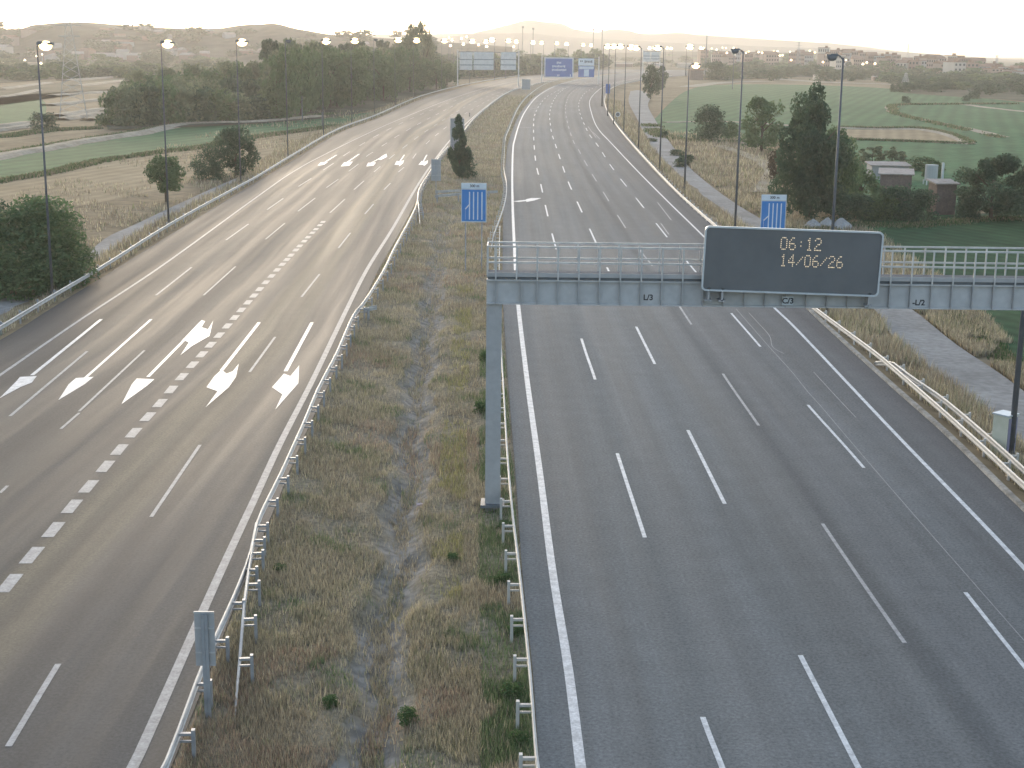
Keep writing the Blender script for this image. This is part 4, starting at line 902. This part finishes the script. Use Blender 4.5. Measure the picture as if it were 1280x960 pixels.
for i, (x, b_, t, w_) in enumerate([(830,172,163,12),(846,196,186,18),(858,206,192,20),(850,210,196,16),(815,178,172,14),(1132,129,119,11),(1116,115,104,9),(1218,124,112,14),(1207,127,118,10)]):
    tree('bush', ['tiny round bush by the service track bend','low shrub left of the shorter lit lamp pole','green shrub right of the shorter lit lamp pole','shrub at the foot of the shorter lit lamp pole','small shrub beside the lamp pole on the verge','lone round bush at the loop of the pale path','tiny far bush above the looped pale path','dark bush above the pale path on the far right','tiny dark bush left of another above the pale path'][i], (x, b_), t, w_, 'bush', m_leafd, 1200, .11, 52, cat='bush')
# belt of trees along the far edge
random.seed(33); GB = 'trees of the far belt along the town edge'
xs = np.concatenate([np.linspace(560, 1320, 96), np.linspace(925, 1330, 96), np.linspace(1130, 1330, 40)])
for i, x in enumerate(xs):
    row = i % 3; hb = 60 + max(0, (x - 640)) * .017; 
    by = 88 + (x - 640) * .010 - row * 4 + random.uniform(-2, 2) + (8 if x > 1100 else 0); ty = by - random.uniform(8, 16) - row * 2
    if i >= 96: by += 3 + random.uniform(-3, 8); ty = by - random.uniform(9, 15)
    if i >= 192: by += 9; ty += 10
    if 745 < x < 880: by -= 7; ty = by - random.uniform(4, 9)
    if 700 < x < 750: by -= 4; ty = by - random.uniform(5, 10)
    tree('belt_tree', 'small dark tree in the far belt in front of the town', (x + random.uniform(-4, 4), by), ty, random.uniform(16, 30), ['bush', 'broad'][i % 2], [m_leafd, m_leafd, m_leaf][i % 3], 420, .17, 60 + i % 4, GB)
random.seed(77)
for i in range(54):
    x = 556 + (i % 27) * 7.6 + random.uniform(-3, 3); by = (96.5 - (x - 600) * .045) - (i // 27) * 4 if x < 745 else 86
    tree('belt_tree', '%s backdrop tree behind the far gantries, %s from the left' % (['front row', 'rear row'][i // 27], ordn(i % 27)), (x, by), by - random.uniform(15, 25), random.uniform(16, 26), ['bush', 'broad'][i % 2], [m_leafd, m_leaf][i % 2], 420, .17, 60 + i % 4, 'tree backdrop behind the far gantries')
GH = 'trees on the far left hillside'
for i in range(30):
    x = -15 + i * 7.2; by = 97 + random.uniform(-3, 4) - .02 * x
    tree('hill_tree', 'dark tree in the band before the low fields at upper left', (x, by), by - random.uniform(12, 19), random.uniform(18, 34), 'bush', [m_leafd, m_leaf][i % 2], 420, .17, 60 + i % 4, 'tree band at upper left')
for i in range(60):
    x = random.uniform(-20, 350); by = random.uniform(76, 92) if i % 2 else random.uniform(84, 108) ; 
    if by > 95 and x > 60: by -= 14
    tree('hill_tree', 'dark tree on the low ground before the left hills', (x, by), by - random.uniform(8, 15), random.uniform(18, 34), 'bush', [m_leafd, m_leaf, m_leafo][i % 3], 420, .17, 60 + i % 4, GH)

# ------------------------------------------------------------------ buildings
def house(label, base, topy, wpx, dep, wallm, roofm=None, roof='gable', rz=0.0, z=ZG, cat='building', group=None, win=0, name='house', shed=False):
    p = P(base[0], base[1], z); h = zat(p, topy) - z; wd = wpx * mpp(p); r = empty(name, p, rz); tag(r, label, cat, group)
    hw = h * (.82 if roof == 'gable' else 1)
    mb = MB(); mb.box((0, dep/2, hw/2), (wd, dep, hw)); mb.build('wall', wallm, r)
    mb = MB()
    if roof == 'gable':
        mb.add([(-wd/2-.3,-.3,hw),(wd/2+.3,-.3,hw),(wd/2+.3,dep+.3,hw),(-wd/2-.3,dep+.3,hw),(-wd/2-.3,dep/2,h),(wd/2+.3,dep/2,h),(-wd/2-.3,-.3,hw-.15),(wd/2+.3,-.3,hw-.15)], [(0,1,5,4),(2,3,4,5),(0,4,3),(1,2,5),(6,7,1,0)])
    elif roof == 'mono':
        mb.bar((0, -.3, h + .1), (0, dep + .3, h + .35), wd + .6, .14)
    else: mb.box((0, dep/2, h + .25), (wd + .3, dep + .3, .5)); mb.box((wd*.2, dep/2, h + 1.3), (wd*.22, dep*.4, 1.8))
    mb.build('roof', roofm or m_roof, r)
    if win:
        nx, nz = win; first = None
        for i in range(nx):
            for k in range(nz):
                if first is None: mb = MB(); mb.box((0, -.04, 0), (wd/nx*.5, .1, hw/nz*.45)); first = c = mb.build('window', m_win, r)
                else: c = first.copy(); COL.objects.link(c); c.parent = r
                c.location = (-wd/2 + wd*(i+.5)/nx, 0, hw*(k+.55)/nz)
    return r
m_win = mat('dark_window', (.03, .035, .045), .2)
m_towns = [mat('town_wall_%s' % c, a, .85, b, .05, 3) for c, a, b in (('tan', (.34,.24,.19), (.42,.30,.24)), ('cream', (.46,.41,.35), (.54,.49,.42)), ('brick', (.28,.17,.13), (.35,.22,.17)), ('grey', (.32,.31,.30), (.40,.39,.38)))]
m_tile = mat('clay_tile_roof', (.24,.14,.10), .9, (.32,.20,.14), .3)
house('low corrugated shed with pale roof in the farm yard, left of the brick hut', (1118,252), 219, 38, 6, m_brick, m_roof, 'mono', rz=-.25, name='shed')
house('long low shed with a thin pale roof just behind the corrugated one', (1112,226), 208, 46, 4, m_towns[3], m_roof, 'mono', rz=-.05, name='shed')
house('small brick hut with pale flat roof left of the large rounded tree', (1181,270), 231, 25, 3, m_brick, m_roof, 'mono', rz=.05, name='brick_hut')
p = P(1163, 232, ZG); r = empty('water_tank', p); tag(r, 'white tank on a small frame behind the brick hut', 'water tank'); zz = zat(p, 206) - ZG
mb = MB(); mb.tube([(0,0,zz-2.2),(0,0,zz)], .9, 16); mb.build('tank', m_tank, r, smooth=False)
mb = MB()
for sx in (-.8, .8):
    for sy in (-.8, .8): mb.box((sx, sy, (zz-2.2)/2), (.15, .15, zz-2.2))
mb.box((1.6, 0, zz/2), (.3, .3, zz + .6)); mb.build('frame', m_frame, r)
# rubble heaps covered in pale sheets
for i, (x, by, ty, w_) in enumerate([(1016,286,273,22),(1034,285,271,22),(1052,286,272,26)]):
    p = P(x, by, ZG); h = zat(p, ty) - ZG; wd = w_ * mpp(p); rr = random.Random(i); mb = MB(); N = 13; vs = []
    for a in range(N):
        for b_ in range(N):
            u, v = a/(N-1)*2-1, b_/(N-1)*2-1; d = max(0, 1 - math.hypot(u, v)); zh = h * (d ** .8) * (.85 + .3 * rr.random()) if d > 0 else -.05
            vs.append((u*wd*.62, v*wd*.7, zh))
    mb.add(vs, [(a*N+b_, a*N+b_+1, (a+1)*N+b_+1, (a+1)*N+b_) for a in range(N-1) for b_ in range(N-1)])
    o = mb.build('rubble_heap', m_conc); o.location = p; tag(o, ['pale rubble heap behind the message sign, left of three', 'pale rubble heap behind the message sign, middle of three', 'pale rubble heap behind the message sign, right of three'][i], 'rubble heap', 'rubble heaps behind the message sign')
# town
random.seed(44); GTn = 'apartment blocks of the town on the right skyline'
TW = [(1002,88,62,10),(1028,88,60,16),(1042,90,63,14),(1055,90,61,14),(1066,90,64,12),(1078,90,66,12),(1090,91,65,14),(1106,92,68,16),(1120,92,69,12),(1132,93,72,14),(1146,93,71,12),(1156,94,76,12),(1174,94,68,22),(1190,94,70,16),(1206,95,73,16),(1222,95,72,20),(1238,96,80,18),(1254,97,84,16),(1268,98,82,16),(1284,99,86,18),(1300,100,84,20),(905,86,64,24),(880,84,63,12),(925,87,65,14),(965,87,64,20),(948,86,66,12),(990,88,66,12),(1010,89,65,12),(1035,91,68,16),(1050,92,69,14),(1072,92,70,14),(1098,93,70,16),(1113,94,73,14),(1126,95,75,14),(1141,95,76,14),(1164,95,74,16),(1182,96,76,18),(1199,97,78,18),(1215,97,79,18),(1230,98,80,18),(1246,99,86,18),(1262,100,88,18),(1276,101,89,18),(1292,102,90,20),(895,87,68,14),(915,88,68,12),(935,88,68,12)]
for i, (x, by, ty, w_) in enumerate(TW):
    house('apartment block on the right skyline, %s from the left' % ordn(sorted(q_[0] for q_ in TW).index(x)), (x, by), ty, w_*.85, random.uniform(14, 24), m_towns[i % 4 if i % 5 else 0], m_tile, 'flat' if i % 3 else 'gable', rz=random.uniform(-.4, .4), name='apartment_block', group=GTn, win=(5, 4) if ty < 75 else (3, 3))
LW = [(1030,100,93,18),(1100,101,95,16),(1150,101,95,20),(1165,104,97,14),(1262,103,97,14),(870,96,87,10),(855,85,79,18),(780,84,79,20),(820,83,79,20),(690,74,67,18),(665,72,66,16),(640,75,69,16),(715,76,70,14),(600,74,66,12),(905,100,95,10)]
for i, (x, by, ty, w_) in enumerate(LW):
    house('low pale building among the far trees, %s from the left' % ordn(sorted(q_[0] for q_ in LW).index(x)), (x, by), ty, w_, 14, m_towns[1 + i % 3], m_roof, 'gable', rz=random.uniform(-.3, .3), group='low buildings among the far trees')
house('dark red brick building by the far end of the green field', (871,100), 88, 16, 16, m_brick, m_tile, 'flat', name='brick_building')
def onhill(px, Y):
    X = (px - CX) / F * Y * 1.03; u = (Y - 1700) / 300; h = (math.cos(u * math.pi) * .5 + .5) ** .8
    return Vector((X, Y, ZG - .5 + 30 * h))
for i in range(60):
    px = random.uniform(-10, 470) if i % 3 else random.uniform(20, 260); p = onhill(px, random.uniform(1400, 1640)); wd = random.uniform(9, 17); hh = random.uniform(4.5, 9)
    r = empty('house', p, random.uniform(-.6, .6)); tag(r, 'small pale house of the hillside suburb at upper left', 'building', 'hillside suburb houses at upper left')
    mb = MB(); mb.box((0, 5, hh/2 - 1), (wd, 10, hh + 2)); mb.build('wall', m_towns[i % 4], r)
    mb = MB(); mb.add([(-wd/2-.3,-.3,hh),(wd/2+.3,-.3,hh),(wd/2+.3,10.3,hh),(-wd/2-.3,10.3,hh),(-wd/2-.3,5,hh+2.4),(wd/2+.3,5,hh+2.4)], [(0,1,5,4),(2,3,4,5),(0,4,3),(1,2,5),(3,2,1,0)]); mb.build('roof', m_roof if i % 3 else m_tile, r)
key = ('bush', m_leafd.name, 420, .17, 61)
for i in range(90):
    p = onhill(random.uniform(-30, 540), random.uniform(1380, 1670)); r = empty('hill_tree', p, random.uniform(0, 6.28)); tag(r, 'dark tree scattered over the left hillside among the houses', 'tree', 'trees over the left hillside')
    sc = random.uniform(9, 20)
    for nm, me in (('crown', CM[key][0]),): o = bpy.data.objects.new(nm, me); COL.objects.link(o); o.parent = r; o.scale = (sc * 1.5, sc * 1.5, sc * .7)
# pylons and masts
def pylon(label, base, topy, wb, m, arms=3, group=None):
    p = P(base[0], base[1], ZG); h = zat(p, topy) - ZG; r = empty('power_pylon', p, .3); tag(r, label, 'pylon', group); s = mpp(p)
    mb = MB(); N = 12; th = max(.09, s * .15)
    def cn(u): q_ = wb * (1 - u) ** 1.1 * .5 + .35; return [Vector((sx*q_, sy*q_, u*h)) for sx, sy in ((-1,-1),(1,-1),(1,1),(-1,1))]
    for i in range(N):
        a, b = cn(i/N), cn((i+1)/N)
        for k in range(4): mb.bar(a[k], b[k], th, th); mb.bar(a[k], b[(k+1) % 4], th*.6, th*.6); mb.bar(a[(k+1) % 4], b[k], th*.6, th*.6)
    mb.build('lattice', m, r)
    for j in range(arms):
        z = h * (.97 - j * .10); mb = MB(); mb.bar((-h*.10*(1 + .2*(j == 1)), 0, z), (h*.10*(1 + .2*(j == 1)), 0, z), th, th*1.5); mb.build('cross_arm', m, r)
pylon('pale lattice pylon right of the nearest left lamp, tallest of the pylons', (92,148), 14, 6, m_galv)
pylon('slim lattice mast standing on the town edge, right of centre', (997,89), 52, 4, m_galvd)
pylon('small lattice pylon at the far edge of the green field', (1131,114), 91, 4, m_galv)
pylon('lattice pylon above the town roofs on the far right', (1244,96), 69, 4, m_galvd)
pylon('faint pylon on the skyline above the left end of the town', (1134,80), 55, 4, m_galvd)
def mast(label, base, topy, th, head=True, group=None):
    p = P(base[0], base[1], ZG); h = zat(p, topy) - ZG; r = empty('floodlight_mast', p); tag(r, label, 'mast', group)
    mb = MB(); mb.tube([(0,0,0),(0,0,h)], [th, th*.6], 8); mb.build('pole', m_greyd, r)
    if head: s = mpp(p); mb = MB(); mb.box((0, 0, h), (s*2.6, .8, s*2.4)); mb.build('floodlight_rack', m_greyd, r)
for x, ty in ((653,34),(666,36),(741,37),(752,38)): mast('tall stadium floodlight mast on the far skyline', (x, 76), ty, .9, True, 'stadium floodlight masts')
mast('slender unlit mast right of the brightest yellow floodlight', (881.5,99), 43, .35, False)
mast('thin pale pole in front of the square-topped clump', (915.5,112), 50 + 17, .22, False)
for i, (x, by, ty) in enumerate([(378,152,120),(403,160,140),(587,150,141)]): mast(['thin pole at the wood edge left of the fifth left lamp','short pole by the verge near the fifth left lamp','short dark post on the far median rail'][i], (x, by), ty, .16, False)

# ------------------------------------------------------------------ grass and weeds (uncountable: one mesh per strip)
def blades(name, n, sampler, colf, hmin, hmax, wmin, wmax, seed, lean=.5):
    g = np.random.default_rng(seed); X, Y, Z = sampler(g, n); n = len(X)
    h = g.uniform(hmin, hmax, n) * (1 + Y / 260); wd = g.uniform(wmin, wmax, n) * (1 + Y / 90)
    a = g.uniform(0, 2*math.pi, n); dx, dy = np.cos(a)*wd/2, np.sin(a)*wd/2
    la = g.uniform(0, 2*math.pi, n); lr = g.uniform(.1, lean, n) * h
    V = np.empty((n, 3, 3)); V[:,0] = np.stack([X-dx, Y-dy, Z-.03], 1); V[:,1] = np.stack([X+dx, Y+dy, Z-.03], 1); V[:,2] = np.stack([X+np.cos(la)*lr, Y+np.sin(la)*lr, Z+h], 1)
    me = bpy.data.meshes.new(name); me.vertices.add(3*n); me.vertices.foreach_set('co', V.ravel().astype(np.float32))
    me.loops.add(3*n); me.loops.foreach_set('vertex_index', np.arange(3*n, dtype=np.int32)); me.polygons.add(n)
    me.polygons.foreach_set('loop_start', np.arange(0, 3*n, 3, dtype=np.int32)); me.polygons.foreach_set('loop_total', np.full(n, 3, dtype=np.int32)); me.update()
    c = colf(g, X, Y); c4 = np.concatenate([c, np.ones((n, 1))], 1); at = me.attributes.new('gcol', 'FLOAT_COLOR', 'FACE'); at.data.foreach_set('color', c4.ravel().astype(np.float32))
    me.materials.append(m_grass); o = bpy.data.objects.new(name, me); COL.objects.link(o); return tag(o, kind='stuff')
def inpoly(X, Y, pts):
    q = [P(a[0], a[1], ZG) for a in pts]; ins = np.zeros(len(X), bool)
    for a, b in zip(q, q[1:] + q[:1]):
        if a.y == b.y: continue
        c = (a.y > Y) != (b.y > Y); ins ^= c & (X < (b.x - a.x) * (Y - a.y) / (b.y - a.y) + a.x)
    return ins
SR = [(788,114),(800,113),(813,120),(810,132),(818,148),(832,170),(845,188),(868,215),(925,258),(1030,318),(1131,380),(1196,431),(1271,482),(1420,600),(1420,720),(1218,504),(1159,465),(1117,423),(1089,383),(1000,325),(880,258),(842,222),(815,188),(797,150),(786,128)]
SL = [(-100,405),(0,374),(50,364),(92,334),(130,299),(170,280),(240,247),(300,221),(306,224),(240,257),(180,289),(130,321),(100,346),(60,380),(0,408),(-100,455)]
def offtrack(X, Y): return ~inpoly(X, Y, SR) & ~inpoly(X, Y, SL)
def pn(X, Y, s, ph=0):
    return (np.sin(X*s*1.3 + Y*s*.7 + ph) + np.sin(X*s*.6 - Y*s*1.1 + ph*2 + 1) + np.sin((X+Y)*s*2.3 + ph*3) * .6 + np.sin(X*s*4.1 - Y*s*3.3 + ph) * .4) / 3
STRAW, BROWN, OLIVE, GREEN, RED, GREYB = [np.array(c) for c in ((0.515,0.437,0.291), (0.302,0.241,0.168), (0.246,0.252,0.134), (0.101,0.179,0.067), (0.381,0.258,0.190), (0.381,0.336,0.258))]
def ydist(g, n, y0, y1): u = g.uniform(0, 1, n); return 1 / (1/y0 + u * (1/y1 - 1/y0))
def medcol(g, X, Y):
    a, b = Lr_edge(Y), Rl_edge(Y); t = (X - a) / np.maximum(b - a, .1)
    q = pn(X, Y, .35); q2 = pn(X, Y, .9, 2); q3 = pn(X, Y, .22, 5)
    r = g.uniform(0, 1, len(X)) + q * .35
    c = np.where((r < .22)[:, None], BROWN, np.where((r < .50)[:, None], GREYB, STRAW))
    ol = (g.uniform(0, 1, len(X)) < .16 + .40 * q2); c = np.where(ol[:, None], OLIVE, c)
    rd = (q3 > .35) & (g.uniform(0, 1, len(X)) < .4); c = np.where(rd[:, None], RED, c)
    gr = ((t > .84) & (q2 > -.35 ) & (Y < 85) & (g.uniform(0,1,len(X)) < .8)) | ((q2 > .55) & (g.uniform(0,1,len(X)) < .45)); c = np.where(gr[:, None], GREEN, c)
    yel = (np.abs(t - .72) < .06) & (q > -.2) & (Y < 110) & (Y > 45) & (g.uniform(0,1,len(X)) < .6); c = np.where(yel[:, None], np.array([.34,.32,.12]), c)
    return (c * .8 + c.mean(axis=0) * .2) * g.uniform(.72, 1.34, len(X))[:, None]
def medsamp(g, n):
    Y = ydist(g, n, 24, 560); t = g.uniform(.01, .99, n); a, b = Lr_edge(Y), Rl_edge(Y); X = a + (b - a) * t
    d = np.abs(X - D_c(Y) - .22*np.sin(Y*.55) - .12*np.sin(Y*1.7)); fade = np.clip((170 - Y)/80, 0, 1)
    dens = .30 + .7 * (pn(X, Y, .8, 1) > -.25); keep = g.uniform(0, 1, n) < dens * np.where(d < .84, 1 - fade * .86, 1)
    keep |= (d < .28) & (g.uniform(0,1,n) < .5)
    X, Y, d, fade, t = X[keep], Y[keep], d[keep], fade[keep], t[keep]
    e = np.clip(np.minimum(t, 1-t)*2, 0, 1); dd = np.maximum(0, 1 - d/1.0)
    Z = -.03 - .35*e**.8*np.minimum(1, (Rl_edge(Y)-Lr_edge(Y))/6) - (.36*fade+.05)*dd**.8*np.minimum(1, e*4) + .02
    return X, Y, Z
blades('dry_grass', 430000, medsamp, medcol, .04, .27, .008, .026, 3)
def vergesamp(f, w0, w1, z0, z1, y0=22, y1=520):
    def s(g, n):
        Y = ydist(g, n, y0, y1); t = g.uniform(0, 1, n) ** .9; X = f(Y) + w0 + (w1 - w0) * t; Z = z0 + (z1 - z0) * t
        keep = (pn(X, Y, .6, 3) > -.45) & offtrack(X, Y); return X[keep], Y[keep], Z[keep]
    return s
def vcol(g, X, Y):
    r = g.uniform(0, 1, len(X)) + pn(X, Y, .2) * .3; c = np.where((r < .3)[:, None], BROWN, np.where((r < .55)[:, None], GREYB, STRAW)); c = np.where((g.uniform(0,1,len(X)) < .14 + .2*pn(X, Y, .5, 4))[:, None], OLIVE, c)
    return c * g.uniform(.7, 1.35, len(X))[:, None]
blades('dry_grass', 110000, vergesamp(R_kerb, .9, 5.6, -.12, ZG), vcol, .15, .65, .015, .04, 4)
blades('dry_grass', 90000, vergesamp(L_outer, -.5, -6.5, -.1, ZG), vcol, .12, .5, .015, .045, 5)
def brush(g, n):
    # rough weeds on the bank of the service road and the dry ground beyond it
    pts = []
    px = g.uniform(0, 1, n); py = g.uniform(0, 1, n); a = np.array([(1131,383),(1196,431),(1271,482),(1400,580)]);
    Y = ydist(g, n, 60, 330); 
    RS = Line([(1420,600),(1271,482),(1196,431),(1131,380),(1030,318),(925,258),(868,215),(845,188),(832,170)], ZG)
    X = RS(Y) + g.uniform(0, 1, n) ** 1.4 * np.clip(3.4 + (Y - 90) * .10, 3, 24); keep = (pn(X, Y, .35, 6) > -.3) & offtrack(X, Y)
    return X[keep], Y[keep], np.full(keep.sum(), ZG + .03)
blades('dry_grass', 90000, brush, vcol, .12, .5, .02, .05, 6)
def leftb(g, n):
    Y = ydist(g, n, 75, 420); X = L_outer(Y) - 6.5 - g.uniform(0, 1, n) ** 1.3 * 22; keep = (pn(X, Y, .15, 6) > -.1) & (pn(X, Y, .7, 1) > -.3) & offtrack(X, Y)
    return X[keep], Y[keep], np.full(keep.sum(), ZG + .03)
blades('dry_grass', 26000, leftb, vcol, .1, .4, .02, .05, 8)

def along(pts, wd):
    q = [P(a[0], a[1], ZG) for a in crs(pts, 5)]; A = np.array([(a.x, a.y) for a in q])
    def f(g, n):
        seg = np.linalg.norm(np.diff(A, axis=0), axis=1); cum = np.concatenate([[0], np.cumsum(seg)]); d = g.uniform(0, cum[-1], n)
        X = np.interp(d, cum, A[:, 0]) + g.normal(0, wd, n); Y = np.interp(d, cum, A[:, 1]) + g.normal(0, wd, n); k = pn(X, Y, .12, 2) > -.45
        return X[k], Y[k], np.full(k.sum(), ZG + .02)
    return f
def hcol(g, X, Y):
    r = g.uniform(0, 1, len(X)); c = np.where((r < .45)[:, None], GREEN * .8, np.where((r < .8)[:, None], OLIVE * .8, BROWN)); return c * g.uniform(.7, 1.2, len(X))[:, None]
for k_, (pts, wd, n_) in enumerate((([(-60,238),(0,227),(60,217),(125,202),(200,191),(250,185),(320,172),(425,158)], 1.0, 16000), ([(-60,200),(0,193),(100,176),(175,165),(225,155),(320,151),(420,143)], 1.2, 9000), ([(0,172),(60,164),(120,161)], 1.5, 5000),
        ([(1048,160),(1100,161),(1150,161),(1190,169),(1214,180)], .8, 5000), ([(1050,175),(1140,178),(1214,181)], .8, 4000), ([(1270,130.5),(1200,131),(1122,132),(1116,136),(1124,144),(1185,158),(1252,173)], 1.0, 7000), ([(812,157),(830,172),(880,177),(960,180),(1045,192),(1062,216)], 1.6, 12000), ([(1178,387),(1230,425),(1280,471),(1380,546)], .5, 9000), ([(1000,290),(1075,283),(1140,284),(1230,276),(1320,276)], 1.2, 9000))):
    blades('boundary_weeds', n_, along(pts, wd * .7), hcol, .10, .32, .05, .12, 30 + k_)
# ------------------------------------------------------------------ haze
hb = MB(); hb.box((0, 2500, 62.5), (11900, 7200, 131)); 
mh = bpy.data.materials.new('haze'); mh.use_nodes = True; n = mh.node_tree; n.nodes.clear()
pv = n.nodes.new('ShaderNodeVolumePrincipled'); pv.inputs['Density'].default_value = HAZE; pv.inputs['Color'].default_value = (.98, .925, .855, 1); pv.inputs['Anisotropy'].default_value = .44
oo = n.nodes.new('ShaderNodeOutputMaterial'); n.links.new(pv.outputs[0], oo.inputs['Volume'])
ho = hb.build('haze', mh); ho['kind'] = 'stuff'
